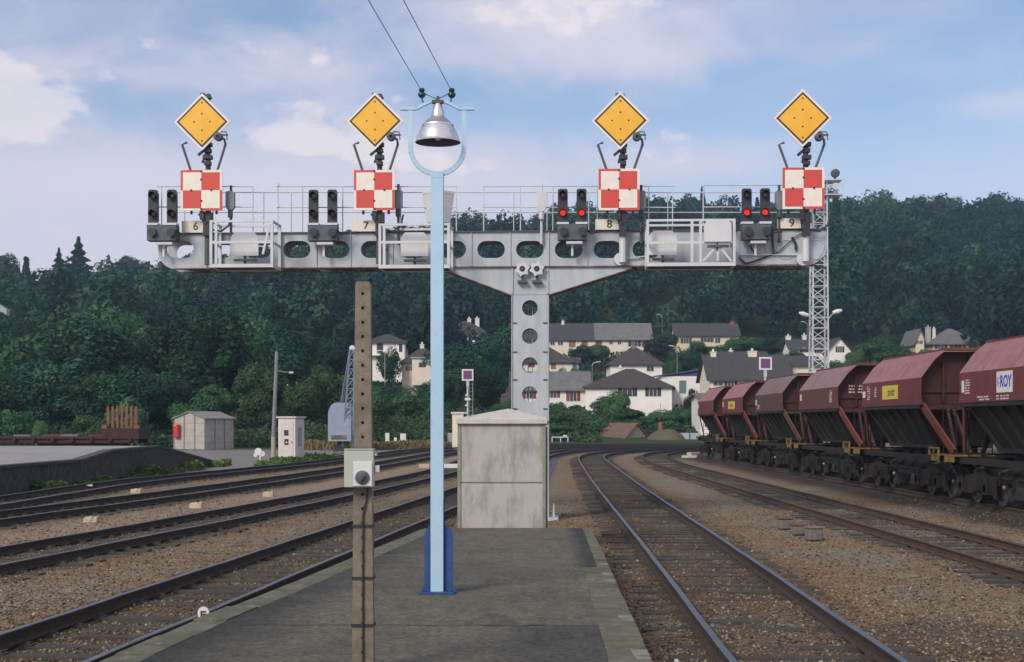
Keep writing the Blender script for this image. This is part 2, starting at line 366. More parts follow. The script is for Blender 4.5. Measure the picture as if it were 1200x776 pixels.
# ---------------------------------------------------------------- terrain
RIDGE_X = [-400, 0, 40, 100, 150, 190, 230, 300, 400, 470, 530, 600, 640, 700, 780, 840, 880, 960, 1040, 1100, 1200, 1700]
RIDGE_Y = [300, 318, 348, 348, 328, 314, 308, 294, 276, 263, 256, 254, 246, 238, 228, 230, 232, 233, 223, 226, 230, 235]
BASE_D = [0, 138, 150, 170, 190, 215, 240, 290, 320, 360]
BASE_Z = [0, 0, .2, 1.2, 2.9, 6.0, 9.3, 15.5, 20.0, 28.0]
def terrain(X, D):
    X = np.asarray(X, float); D = np.asarray(D, float)
    px = 600 + X / np.maximum(D, 1) * F
    ry = np.interp(px, RIDGE_X, RIDGE_Y)
    top = CZ + (HZ - ry) / F * 600 - 17.0
    base = np.interp(D, BASE_D, BASE_Z)
    b0 = np.interp(330., BASE_D, BASE_Z)
    t = np.clip((D - 310) / 290, 0, 1.0)
    up = b0 + (top - b0) * (t * (1.25 - .25 * t))
    z = np.where(D < 330, base, up)
    k = sstep(300, 345, D); z = base * (1 - k) + up * k
    z = np.where(D > 600, top - (D - 600) * .12, z)
    z = z + np.where(D > 170, (fbm(X / 45., D / 45., 3, 5) - .5) * np.clip((D - 200) / 150, 0, 1) * 4.0, 0)
    return z
GZ = -.195
def ground_mesh():
    rows = []; d = 3.0
    while d < 900: rows.append(d); d *= 1.0085
    rows = np.array(rows); nc = 560
    ang = np.linspace(-.62, .62, nc)
    D, A = np.meshgrid(rows, ang, indexing='ij'); X = A * D * 1.0
    X = X + np.sign(A) * 3.5 * np.abs(A) / .62
    Z = terrain(X, D)
    near = np.clip(1 - D / 150, 0, 1)
    Z = Z + GZ + near * ((fbm(X * .8, D * .8, 3, 2) - .5) * .09 + (fbm(X * 5, D * 5, 3, 9) - .5) * .045)
    # masks
    oil = np.zeros_like(X); shoulder = np.zeros_like(X)
    for k in TR:
        L = LINES[k]; ds = np.array([p.y for p in L]); xs = np.array([p.x for p in L])
        sl = np.gradient(xs, ds); xc = np.interp(D, ds, xs); cs = 1 / np.sqrt(1 + np.interp(D, ds, sl) ** 2)
        lat = np.abs(X - xc) * cs
        ok = (D < ds.max())
        w = {'A': .75, 'B': .35, 'C': .8, 'L1': 1., 'L2': .8, 'L3': 1., 'L4': 1.}[k]
        oil = np.maximum(oil, np.where(ok, w * (1 - sstep(.75, 1.55, lat)), 0))
        shoulder = np.maximum(shoulder, np.where(ok, 1 - sstep(.9, 2.2, lat), 0))
        Z = np.where(ok & (D < 90), Z + .018 * (1 - sstep(1.0, 2.0, lat)), Z)
    c2 = xtrack('L2', D); c3 = xtrack('L3', D)
    u = (X - c3) / np.maximum(c2 - c3, .5)
    sand = sstep(.22, .42, u) * (1 - sstep(.55, .74, u)) * (D < 110)
    cc = xtrack('C', D)
    coal = sstep(-3.0, -1.5, X - cc + (fbm(X * .5, D * .3, 3, 4) - .5) * 1.2) * (1 - sstep(110, 130, D))
    cb = xtrack('B', D)
    patch = sstep(.0, .5, 1 - ((X - 4.9) / 1.3) ** 2 - ((D - 14.5) / 2.2) ** 2)
    coal = np.maximum(coal, .7 * np.clip(patch, 0, 1))
    ca = xtrack('A', D)
    grey = sstep(1.6, 2.6, X - ca) * (1 - sstep(-2.2, -1.2, X - cb)) * .8 * sstep(18, 50, D) + sstep(-1.5, -.8, X - cb) * (1 - sstep(1.2, 2.4, X - cb)) * .8
    l4 = xtrack('L4', D)
    yard = (1 - sstep(-3.0, -1.8, X - l4)) * sstep(60, 72, D) * (1 - sstep(118, 124, D))
    grass = sstep(112, 126, D) * np.where(X < l4 - 2, 1, 0) + sstep(143, 156, D + (fbm(X * .1, D * .1, 3, 3) - .5) * 14)
    grass = np.clip(grass, 0, 1)
    nr, ncol = X.shape
    vs = np.stack([X, D, Z], -1).reshape(-1, 3)
    idx = np.arange(nr * ncol).reshape(nr, ncol)
    fs = np.stack([idx[:-1, :-1], idx[:-1, 1:], idx[1:, 1:], idx[1:, :-1]], -1).reshape(-1, 4)
    me = quad_mesh('ground', vs, fs)
    c1 = me.color_attributes.new('zone', 'FLOAT_COLOR', 'POINT')
    c1.data.foreach_set('color', np.stack([oil, sand, coal, np.clip(grey, 0, 1)], -1).astype(np.float32).ravel())
    c2_ = me.color_attributes.new('zone2', 'FLOAT_COLOR', 'POINT')
    c2_.data.foreach_set('color', np.stack([grass, yard, shoulder, np.zeros_like(X)], -1).astype(np.float32).ravel())
    me.polygons.foreach_set('use_smooth', np.ones(len(fs), bool))
    return me
def quad_mesh(name, vs, fs):
    me = bpy.data.meshes.new(name)
    vs = np.asarray(vs, np.float32); fs = np.asarray(fs, np.int32); k = fs.shape[1]
    me.vertices.add(len(vs)); me.vertices.foreach_set('co', vs.ravel())
    me.loops.add(fs.size); me.loops.foreach_set('vertex_index', fs.ravel())
    me.polygons.add(len(fs)); me.polygons.foreach_set('loop_start', np.arange(0, fs.size, k, dtype=np.int32))
    me.update(calc_edges=True); me.validate()
    return me
def ground_mat():
    m = bpy.data.materials.new('ballast_and_earth'); m.use_nodes = True; nt = m.node_tree; N = nt.nodes; L = nt.links
    b = N['Principled BSDF']; b.inputs['Roughness'].default_value = .95; b.inputs['Specular IOR Level'].default_value = .2
    geo = N.new('ShaderNodeNewGeometry')
    def noise(s, det=6, rough=.6):
        n = N.new('ShaderNodeTexNoise'); n.inputs['Scale'].default_value = s; n.inputs['Detail'].default_value = det; n.inputs['Roughness'].default_value = rough
        L.new(geo.outputs['Position'], n.inputs['Vector']); return n.outputs['Fac']
    def rng(v, a, c, lo=0., hi=1.):
        r = N.new('ShaderNodeMapRange'); r.inputs['From Min'].default_value = a; r.inputs['From Max'].default_value = c
        r.inputs['To Min'].default_value = lo; r.inputs['To Max'].default_value = hi; L.new(v, r.inputs['Value']); return r.outputs[0]
    def mix(f, a, c, mode='MIX'):
        x = N.new('ShaderNodeMix'); x.data_type = 'RGBA'; x.blend_type = mode
        if isinstance(f, float): x.inputs[0].default_value = f
        else: L.new(f, x.inputs[0])
        for i, q in ((6, a), (7, c)):
            if isinstance(q, tuple): x.inputs[i].default_value = (*q, 1)
            else: L.new(q, x.inputs[i])
        return x.outputs[2]
    def mul(a, c):
        x = N.new('ShaderNodeMath'); x.operation = 'MULTIPLY'; x.use_clamp = True
        L.new(a, x.inputs[0])
        if isinstance(c, float): x.inputs[1].default_value = c
        else: L.new(c, x.inputs[1])
        return x.outputs[0]
    a1 = N.new('ShaderNodeAttribute'); a1.attribute_name = 'zone'; s1 = N.new('ShaderNodeSeparateColor'); L.new(a1.outputs['Color'], s1.inputs[0])
    a2 = N.new('ShaderNodeAttribute'); a2.attribute_name = 'zone2'; s2 = N.new('ShaderNodeSeparateColor'); L.new(a2.outputs['Color'], s2.inputs[0])
    # every stone its own tone
    vo = N.new('ShaderNodeTexVoronoi'); vo.inputs['Scale'].default_value = 22; vo.inputs['Randomness'].default_value = 1
    L.new(geo.outputs['Position'], vo.inputs['Vector'])
    sv = N.new('ShaderNodeSeparateColor'); L.new(vo.outputs['Color'], sv.inputs[0])
    stone = rng(sv.outputs[0], 0, 1, .55, 1.45)
    big = noise(.35, 7, .65); mid = noise(1.7, 6, .65); fine = noise(9, 4)
    rust = mix(rng(big, .42, .58), (.215, .135, .068), (.180, .168, .130))
    rust = mix(rng(mid, .50, .70), rust, (.27, .205, .120))
    rust = mix(rng(noise(.9, 5), .58, .72), rust, (.09, .066, .043))
    rust = mix(mul(s2.outputs[2], rng(noise(2.3, 6, .7), .36, .60, .1, .8)), rust, (.165, .088, .042))
    base = mix(mul(a1.outputs['Alpha'], rng(noise(.7, 6, .7), .3, .62, .35, 1.)), rust, (.205, .192, .158))
    base = mix(mul(s1.outputs[1], rng(big, .2, .7, .75, 1.)), base, (.285, .21, .145))
    base = mix(mul(s1.outputs[2], rng(mid, .25, .6, .6, .97)), base, (.034, .031, .032))
    oilf = mul(s1.outputs[0], rng(mid, .35, .60, .35, .95))
    base = mix(oilf, base, (.062, .051, .036))
    base = mix(s2.outputs[1], base, mix(rng(mid, .42, .62), (.25, .245, .235), (.16, .155, .145)))
    hs = N.new('ShaderNodeCombineColor')
    for i in range(3): L.new(stone, hs.inputs[i])
    base2 = mix(rng(s2.outputs[1], 0, 1, .85, .25), base, hs.outputs[0], 'MULTIPLY')
    base2 = mix(rng(fine, .5, .75, 0, .25), base2, (.27, .235, .17))
    gr = mix(rng(mid, .4, .65), (.028, .050, .022), (.050, .072, .030))
    gr = mix(rng(big, .5, .65), gr, (.062, .066, .034))
    fin = mix(s2.outputs[0], base2, gr)
    L.new(fin, b.inputs['Base Color'])
    bp = N.new('ShaderNodeBump'); bp.inputs['Strength'].default_value = .9; bp.inputs['Distance'].default_value = .03
    L.new(vo.outputs['Distance'], bp.inputs['Height']); bp.invert = True
    L.new(bp.outputs[0], b.inputs['Normal'])
    return m
gme = ground_mesh(); gme.materials.append(ground_mat())
struct(link('ground', gme))

# loose ballast stones, real geometry near the camera
def stones():
    g = np.random.default_rng(3); n = 80000
    d = 9.5 * (42 / 9.5) ** g.random(n); X = (g.random(n) * 2 - 1) * (d * .40 + 1.0)
    keep = np.ones(n, bool)
    xr = np.interp(d, [9, 24.1], [1.08, 1.36]); xl = np.interp(d, [9, 24.1], [-3.2, -1.35])
    keep &= ~((X > xl - .06) & (X < xr + .06) & (d < 24.3))
    for k in TR:
        xc = xtrack(k, d)
        for o in (-.7535, .7535): keep &= np.abs(X - xc - o) > .085
    keep &= ~((X > -1.2) & (X < .9) & (d > 24) & (d < 26.5))
    X = X[keep]; d = d[keep]; n = len(X)
    Z = terrain(X, d) + GZ + np.clip(1 - d / 150, 0, 1) * ((fbm(X * .8, d * .8, 3, 2) - .5) * .09 + (fbm(X * 5, d * 5, 3, 9) - .5) * .045)
    lat = np.full(n, 9.)
    for k in TR: lat = np.minimum(lat, np.abs(X - xtrack(k, d)))
    Z = Z + .018 * (1 - sstep(1.0, 2.0, lat))
    s = .010 + .019 * g.random(n) ** 2
    base = np.array([(1, 0, 0), (0, 1, 0), (-1, 0, 0), (0, -1, 0), (0, 0, 1), (0, 0, -1)], float)
    a = g.random(n) * 6.283; ca, sa = np.cos(a), np.sin(a)
    sc3 = np.stack([.8 + .6 * g.random(n), .7 + .5 * g.random(n), .5 + .4 * g.random(n)], -1) * s[:, None]
    V = base[None] * sc3[:, None, :] * (1 + .5 * (g.random((n, 6, 1)) - .5)) + (g.random((n, 6, 3)) - .5) * s[:, None, None] * .5
    Vx = V[..., 0] * ca[:, None] - V[..., 1] * sa[:, None]; Vy = V[..., 0] * sa[:, None] + V[..., 1] * ca[:, None]
    V = np.stack([Vx + X[:, None], Vy + d[:, None], V[..., 2] + (Z + s * .25)[:, None]], -1)
    fb = np.array([(0, 1, 4), (1, 2, 4), (2, 3, 4), (3, 0, 4), (1, 0, 5), (2, 1, 5), (3, 2, 5), (0, 3, 5)])
    Fc = fb[None] + (np.arange(n) * 6)[:, None, None]
    me = quad_mesh('ballast_stones', V.reshape(-1, 3), Fc.reshape(-1, 3))
    at = me.attributes.new('tint', 'FLOAT', 'FACE'); at.data.foreach_set('value', np.repeat(g.random(n), 8).astype(np.float32))
    m = bpy.data.materials.new('loose_stone'); m.use_nodes = True; N = m.node_tree.nodes; L = m.node_tree.links
    b = N['Principled BSDF']; b.inputs['Roughness'].default_value = .95; b.inputs['Specular IOR Level'].default_value = .2
    an = N.new('ShaderNodeAttribute'); an.attribute_name = 'tint'
    cr = N.new('ShaderNodeValToRGB'); e = cr.color_ramp.elements
    e[0].position = 0; e[0].color = (.045, .036, .026, 1); e[1].position = 1; e[1].color = (.40, .36, .28, 1)
    for p, c in ((.3, (.115, .078, .045)), (.6, (.18, .132, .082)), (.8, (.20, .18, .138)), (.95, (.26, .225, .165))):
        q = e.new(p); q.color = (*c, 1)
    L.new(an.outputs['Fac'], cr.inputs[0]); L.new(cr.outputs[0], b.inputs['Base Color'])
    me.materials.append(m)
    o = link('ballast_stones', me); tag(o, 'loose brown and grey ballast stones strewn between the rails', 'gravel', kind='stuff')
stones()

# ---------------------------------------------------------------- platform
ZP = .31
def asphalt():
    m = bpy.data.materials.new('old_asphalt'); m.use_nodes = True; nt = m.node_tree; N = nt.nodes; L = nt.links
    b = N['Principled BSDF']; b.inputs['Roughness'].default_value = .85; b.inputs['Specular IOR Level'].default_value = .35
    geo = N.new('ShaderNodeNewGeometry')
    def noise(s, st=(1, 1, 1), det=6):
        mp = N.new('ShaderNodeMapping'); mp.inputs['Scale'].default_value = st; L.new(geo.outputs['Position'], mp.inputs[0])
        n = N.new('ShaderNodeTexNoise'); n.inputs['Scale'].default_value = s; n.inputs['Detail'].default_value = det; n.inputs['Roughness'].default_value = .65
        L.new(mp.outputs[0], n.inputs['Vector']); return n.outputs['Fac']
    def mix(v, a, c, lo, hi):
        r = N.new('ShaderNodeMapRange'); r.inputs['From Min'].default_value = lo; r.inputs['From Max'].default_value = hi; L.new(v, r.inputs[0])
        x = N.new('ShaderNodeMix'); x.data_type = 'RGBA'; L.new(r.outputs[0], x.inputs[0])
        for i, q in ((6, a), (7, c)):
            if isinstance(q, tuple): x.inputs[i].default_value = (*q, 1)
            else: L.new(q, x.inputs[i])
        return x.outputs[2]
    c = mix(noise(.5), (.102, .094, .073), (.130, .120, .090), .35, .65)
    c = mix(noise(1.6), c, (.074, .074, .058), .52, .70)
    c = mix(noise(55, det=3), c, (.13, .125, .11), .60, .74)
    c = mix(noise(40, det=2), c, (.038, .038, .035), .62, .74)
    c = mix(noise(1.1, (1, .35, 1)), c, (.055, .055, .047), .62, .76)
    sp = N.new('ShaderNodeSeparateXYZ'); L.new(geo.outputs['Position'], sp.inputs[0])
    def mth(op, a, q, cl=False):
        n = N.new('ShaderNodeMath'); n.operation = op; n.use_clamp = cl
        for i, w in enumerate((a, q)):
            if isinstance(w, (int, float)): n.inputs[i].default_value = w
            else: L.new(w, n.inputs[i])
        return n.outputs[0]
    wob = mth('MULTIPLY', mth('SUBTRACT', noise(1.3), .5), 1.5); wob2 = mth('MULTIPLY', mth('SUBTRACT', noise(4.5), .5), .6); ww = mth('ADD', wob, wob2)
    # worn band along the left kerb, patched corner at the near right, worn strip at the far right
    edge = mth('SUBTRACT', sp.outputs[0], mth('ADD', mth('MULTIPLY', sp.outputs[1], .119), -4.05))
    c = mix(mth('ADD', mth('ADD', edge, ww), mth('MULTIPLY', sp.outputs[1], .03)), (.034, .036, .031), c, .35, 1.25)
    near = mth('MAXIMUM', mth('SUBTRACT', sp.outputs[1], 12.45), mth('SUBTRACT', .02, sp.outputs[0]))
    c = mix(mth('ADD', near, mth('MULTIPLY', ww, .35)), (.066, .064, .053), c, -.12, .22)
    far = mth('MAXIMUM', mth('SUBTRACT', 17.6, sp.outputs[1]), mth('SUBTRACT', mth('ADD', mth('MULTIPLY', sp.outputs[1], .02), .52), sp.outputs[0]))
    c = mix(mth('ADD', far, mth('MULTIPLY', ww, .3)), (.040, .042, .037), c, -.1, .12)
    # grit
    def mulc(v, lo, hi, k0, k1):
        r = N.new('ShaderNodeMapRange'); r.inputs[1].default_value = lo; r.inputs[2].default_value = hi; r.inputs[3].default_value = k0; r.inputs[4].default_value = k1; L.new(v, r.inputs[0])
        cc = N.new('ShaderNodeCombineColor')
        for i in range(3): L.new(r.outputs[0], cc.inputs[i])
        x = N.new('ShaderNodeMix'); x.data_type = 'RGBA'; x.blend_type = 'MULTIPLY'; x.inputs[0].default_value = 1; L.new(c, x.inputs[6]); L.new(cc.outputs[0], x.inputs[7]); return x.outputs[2]
    c = mulc(noise(20, det=4), .3, .7, .5, 1.5); c = mulc(noise(6, (1, .5, 1), 5), .3, .7, .80, 1.20); c = mulc(noise(75, det=2), .3, .7, .7, 1.3)
    c = mix(noise(13, det=2), c, (.22, .21, .18), .735, .78)
    L.new(c, b.inputs['Base Color'])
    bp = N.new('ShaderNodeBump'); bp.inputs['Strength'].default_value = .7; bp.inputs['Distance'].default_value = .01
    L.new(noise(60, det=3), bp.inputs['Height']); L.new(bp.outputs[0], b.inputs['Normal'])
    return m
ASPH = asphalt()
ASPHD = mat('dark_patch_asphalt', (.050, .053, .052), .85, c2=(.085, .085, .08), scale=3, lo=.35, hi=.7, c3=(.13, .13, .12), s3=60, lo3=.6, hi3=.72, bump=.5, bscale=80)
EDGE = mat('edge_stone', (.135, .130, .088), .9, c2=(.072, .078, .044), scale=2.4, lo=.4, hi=.65, c3=(.27, .26, .22), s3=7, lo3=.56, hi3=.72, bump=.4, bscale=40)
EDGEW = mat('worn_white_nosing', (.25, .24, .19), .9, c2=(.12, .12, .085), scale=7)
CRACK = mat('tar_seam', (.03, .03, .03), .9)
def xr(d): return float(np.interp(d, [4, 10.6, 24.1], [.9, 1.05, 1.345]))
def xl(d): return float(np.interp(d, [4, 10.66, 12.97, 14.85, 24.1], [-3.75, -3.09, -2.86, -2.6, -1.49]))
m = MB(); ds = [4, 7, 9, 10.66, 12.97, 14.85, 18, 21, 24.1]
cols = 14
for i in range(len(ds) - 1):
    a, b_ = ds[i], ds[i + 1]
    la, ra, lb, rb = xl(a) + .3, xr(a) - .33, xl(b_) + .3, xr(b_) - .33
    if a >= 18: ra += .0; rb += .0
    m.add([(la, a, ZP), (ra, a, ZP), (rb, b_, ZP), (lb, b_, ZP), (la, a, -.3), (ra, a, -.3), (rb, b_, -.3), (lb, b_, -.3)],
          [(0, 1, 2, 3), (0, 3, 7, 4), (1, 5, 6, 2)] + ([(3, 2, 6, 7)] if i == len(ds) - 2 else []))
struct(m.build('platform', ASPH))
# edging: individual stones in one kerb
m = MB(); r = random.Random(5)
for side in (0, 1):
    d = 4.0
    while d < 24.05:
        ln = min(.98 + r.uniform(-.1, .08), 24.09 - d); e = d + ln - .022
        w = .33 if (side == 0 or d < 17.6) else .15
        if side == 1:
            p = [(xr(d) - w, d), (xr(d), d), (xr(e), e), (xr(e) - w, e)]
        else:
            w = .30 if d < 15 else .3
            p = [(xl(d), d), (xl(d) + w, d), (xl(e) + w, e), (xl(e), e)]
        zt = ZP + r.uniform(-.008, .016); mi = 0
        if side == 0 and 15.2 < d: zt = ZP - .004 + r.uniform(-.004, .004)
        m.add([(q[0], q[1], zt) for q in p] + [(q[0], q[1], -.3) for q in p],
              [(0, 1, 2, 3), (0, 4, 5, 1), (1, 5, 6, 2), (2, 6, 7, 3), (3, 7, 4, 0)], mi)
        if side == 1 and 10 < d < 18 and r.random() < .75:     # chipped pale nosing
            a0 = d + r.uniform(.05, .35); a1 = min(a0 + r.uniform(.2, .45), e)
            q = [(xr(a0) - .11, a0), (xr(a0) + .002, a0), (xr(a1) + .002, a1), (xr(a1) - .13, a1)]
            m.add([(t[0], t[1], zt + .004) for t in q] + [(t[0], t[1], zt - .03) for t in q], [(0, 1, 2, 3), (0, 4, 5, 1), (1, 5, 6, 2), (2, 6, 7, 3), (3, 7, 4, 0)], 1)
        d += ln
struct(m.build('platform_kerb', [EDGE, EDGEW]))
# inner strip beside narrow kerb at the far right end + patches and tar seams
m = MB()
m.add([(xr(17.62) - .33, 17.62, ZP), (xr(17.62) - .152, 17.62, ZP), (xr(24.08) - .152, 24.08, ZP), (xr(24.08) - .33, 24.08, ZP)], [(0, 1, 2, 3)])
struct(m.build('platform_margin', ASPH, recalc=False))
m = MB()
def patch(poly, mi, z): m.add([(x, y, z) for x, y in poly], [tuple(range(len(poly)))], mi)
pl = []
for i in range(40):
    d = 10.3 + i * .165; pl.append((xl(d) + .30 + .30 + .13 * math.sin(i * .8) + .07 * math.sin(i * 2.1) - .02 * max(0, i - 26), d))
def seam(p, q, w=.012):
    (x0, y0), (x1, y1) = p, q; n = 24; up = []; dn = []
    for i in range(n + 1):
        t = i / n; x = x0 + (x1 - x0) * t; y = y0 + (y1 - y0) * t + .015 * math.sin(t * 31) + .01 * math.sin(t * 77); ww = w * (.6 + .7 * rnd.random())
        up.append((x, y + ww)); dn.append((x, y - ww))
    patch(dn + up[::-1], 1, ZP + .008)
seam((xl(12.5) + .5, 12.55), (.72, 12.5)); seam((xl(14.2) + .4, 14.1), (-1.0, 14.3), .007); seam((.72, 12.5), (.78, 17.6), .010)
struct(m.build('platform_patches', [ASPHD, CRACK], recalc=False))
# blue cable trough
m = MB()
L_ = [(35.5 + i * 1.02) for i in range(54)]
for d in L_:
    xa = float(np.interp(d, [26, 36, 44, 60, 88], [.05, .52, .82, 1.42, 2.65])); xb = float(np.interp(d + 1, [26, 36, 44, 60, 88], [.05, .52, .82, 1.42, 2.65]))
    m.add([(xa - .2, d, -.165), (xa + .2, d, -.165), (xb + .2, d + 1, -.165), (xb - .2, d + 1, -.165), (xa - .2, d, -.25), (xa + .2, d, -.25), (xb + .2, d + 1, -.25), (xb - .2, d + 1, -.25)],
          [(0, 1, 2, 3), (0, 4, 5, 1), (1, 5, 6, 2), (2, 6, 7, 3), (3, 7, 4, 0)])
tag(m.build('cable_trough', CABLEB), 'narrow blue lidded cable trough running beside the main track', 'cable trough')
# ---------------------------------------------------------------- signal gantry
AG = R(2.9); CA, SA = math.cos(AG), math.sin(AG); GX, GD = .42, 33.5; GB = -.16
def gu(x, v=0.0):
    q = (x - 600) / F
    return (q * (GD + v * CA) - GX - v * SA) / (CA + SA * q)
def gz(y, u, v=0.0): return CZ + (HZ - y) / F * (GD - u * SA + v * CA)
def gw(u, v, z): return Vector((GX + u * CA + v * SA, GD - u * SA + v * CA, z))
def guz(x, y, v=0.0):
    u = gu(x, v); return (u, v, gz(y, u, v) - GB)
gan = empty('signal_gantry', (GX, GD, GB), 'long grey steel T shaped signal gantry standing on one pierced column across the tracks', 'signal gantry', -AG)
zt = gz(272, 0) - GB; zb = gz(313, 0) - GB; zc = gz(345.5, 0) - GB
ul = gu(185.5); ur = gu(969); DEP = .80
def arc(cx, cz, r, a0, a1, n=8): return [(cx + r * math.cos(R(a0 + (a1 - a0) * i / n)), cz + r * math.sin(R(a0 + (a1 - a0) * i / n))) for i in range(n + 1)]
def obround(cx, cz, w, h, n=8):
    r = h / 2; a = w / 2 - r
    return arc(cx + a, cz, r, -90, 90, n) + arc(cx - a, cz, r, 90, 270, n)
rr = .42
outl = [(ul, zt)] + arc(ul + rr, zb + rr, rr, 180, 270) + arc(ur - .55, zb + .5, .0001, 270, 271, 1)[:0] + arc(ur - .5, zb + .5, .5, 270, 360) + [(ur, zt)]
cx_holes = [211.5] + [211.5 + 45.5 * k for k in range(1, 13)]
holes = [obround(gu(x), (gz(292.5, gu(x)) - GB), .655, .405) for x in cx_holes]
m = MB()
for v in (0, DEP):
    mesh_into(m, plate_mesh(outl, [list(h) for h in holes], .02), (0, v, 0))
# horizontal + vertical stiffener ribs on the front web
for x in (242, 326, 371, 411, 460, 517, 552.5, 598, 643, 688, 734, 779, 866, 940):
    u = gu(x)
    m.b2((u - .012, -.04, zb + .02), (u + .012, -.0105, zt - .01)); m.b2((u - .012, .02, zb + .02), (u + .012, DEP - .02, zt - .02)) if x in (326, 460, 598, 643, 779, 866) else None
tag(m.build('beam_web', STEEL, gan))
m = MB()
m.b2((ul, -.06, zt), (ur, DEP + .06, zt + .03)); m.b2((ul + .4, -.085, zb - .012), (ur - .5, .09, zb + .014), 1); m.b2((ul + .4, DEP - .09, zb - .012), (ur - .5, DEP + .06, zb + .014), 1)
for u in np.arange(ul + .6, ur - .6, .9): m.bar((u, .08, zb + .01), (u + .45, DEP - .08, zb + .01), .05, .05, 1); m.bar((u + .45, .08, zb + .02), (u + .9, DEP - .08, zb + .02), .05, .05, 1)
m.build('beam_flange', [DARKST, RUSTEDGE], gan)
# solid blanking sheets at the right-hand end, with welded discs
m = MB(); u0, u1 = gu(864), gu(967.2)
po = [(u0, zb + .03), (u1 - .50, zb + .03)] + arc(u1 - .5, zb + .52, .49, 270, 360)[1:] + [(u1, zt - .02), (u0, zt - .02)]
mesh_into(m, plate_mesh(po, [], .012), (0, -.0185, 0))
for x in (886, 921, 956):
    u = gu(x); zz = gz(293, u) - GB
    m.lathe([(.21, 0), (.225, -.014), (.24, 0)], (u, -.026, zz), 24, 0, 'y')
m.build('blanking_sheet', STEEL, gan)
# gusset brackets + column
m = MB()
uL, uR = gu(600.5), gu(642); uC = gu(621)
for v in (-.012, .55):
    mesh_into(m, plate_mesh([(gu(520), zb - .014), (gu(740), zb - .014), (gu(740), zb - .05), (uR + .02, zc), (uL - .02, zc), (gu(520), zb - .05)], [], .02), (0, v, 0))
for a, b in ((gu(520), uL - .02), (gu(740), uR + .02)):
    m.bar((a, .27, zb - .055), (b, .27, zc - .008), .62, .018, 1, up=(0, 0, 1))
for u in (uL, uR): m.b2((u - .018, -.05, zc + .02), (u + .018, -.023, zb - .02), 0)
m.build('gusset', [STEEL, RUSTEDGE], gan)
m = MB(); ch = []
for y in (361, 394, 428, 462, 496, 530, 564): ch.append(arc(uC, gz(y, 0) - GB, .185, 0, 345, 23))
for v in (0.0, .50):
    mesh_into(m, plate_mesh([(uL, 0.03), (uR, 0.03), (uR, zc - .002), (uL, zc - .002)], [list(c) for c in ch], .02), (0, v, 0))
for u in (uL - .012, uR + .012): m.b2((u - .011, -.045, .03), (u + .011, .545, zc - .012))
for i, y in enumerate((378.5, 412.5, 445, 479, 513, 547, 580)):
    z = gz(y, 0) - GB
    for u, s in ((uL + .012, 1), (uR - .012, -1)): m.b2((u, -.04, z - .012), (u + s * .10, -.0105, z + .012), 1)
m.b2((uL - .25, -.25, -.05), (uR + .25, .75, .03), 0)
for u in (uL - .14, uR + .14): m.prism([(u - .03, .03), (u + .03, .03), (u + .012, .35), (u - .012, .35)], -.02, .02)
for u in (uC - .05, uC + .05): m.tube([(u, .25, .03), (u, .25, zc + .3)], .012, 6, 0)
m.build('column', [STEEL, DARKST], gan, bevel=.004)
for x in (612, 629):
    u, v, z = guz(x, 315, -.2); m = MB()
    n6 = []
    for i in range(12):
        a = R(30 * i + 15); q = .185 if i % 2 == 0 else .13; n6.append((u + q * math.cos(a), z + q * math.sin(a)))
    mesh_into(m, plate_mesh(n6, [arc(u, z, .07, 0, 330, 11)], .05), (0, -.16, 0))
    m.tube([(u, -.2, z), (u, .02, z)], .035, 8, 1); m.b2((u - .11, -.19, z - .33), (u + .11, -.03, z - .27), 1); m.bar((u, -.1, z - .1), (u, -.1, z - .27), .05, .05, 1)
    m.build('cable_pulley', [STEEL2, DARKST], gan)
# railings
def rail_seg(m, x0, x1, ys, v, posts, r=.014):
    for y in ys:
        a = guz(x0, y, 0); b = guz(x1, y, 0); m.tube([(a[0], v, a[2]), (b[0], v, b[2])], r, 6)
    for x in posts:
        a = guz(x, ys[0], 0); m.tube([(a[0], v, a[2]), (a[0], v, zt + .02)], r, 6)
m = MB(); rail_seg(m, 185, 297, (219, 243), -.04, (190, 250, 297)); rail_seg(m, 326, 537, (219, 243.5), -.04, (326, 355, 402, 470, 535)); rail_seg(m, 565, 610, (219, 243), -.04, (567, 610))
rail_seg(m, 610, 791, (218.5, 243.5), -.04, (648, 700, 760, 788)); rail_seg(m, 823, 918, (217.5, 243), -.04, (824, 870)); 
rail_seg(m, 186, 966, (219, 243), DEP + .03, (205, 300, 333, 440, 500, 600, 640, 690, 785, 880, 960))
for x in (326,): 
    a = guz(x, 217, 0); m.box((a[0], -.05, a[2]), (.06, .06, .07)); m.box((a[0], -.05, a[2] - .5), (.06, .06, .07))
m.build('railing', GALV, gan)
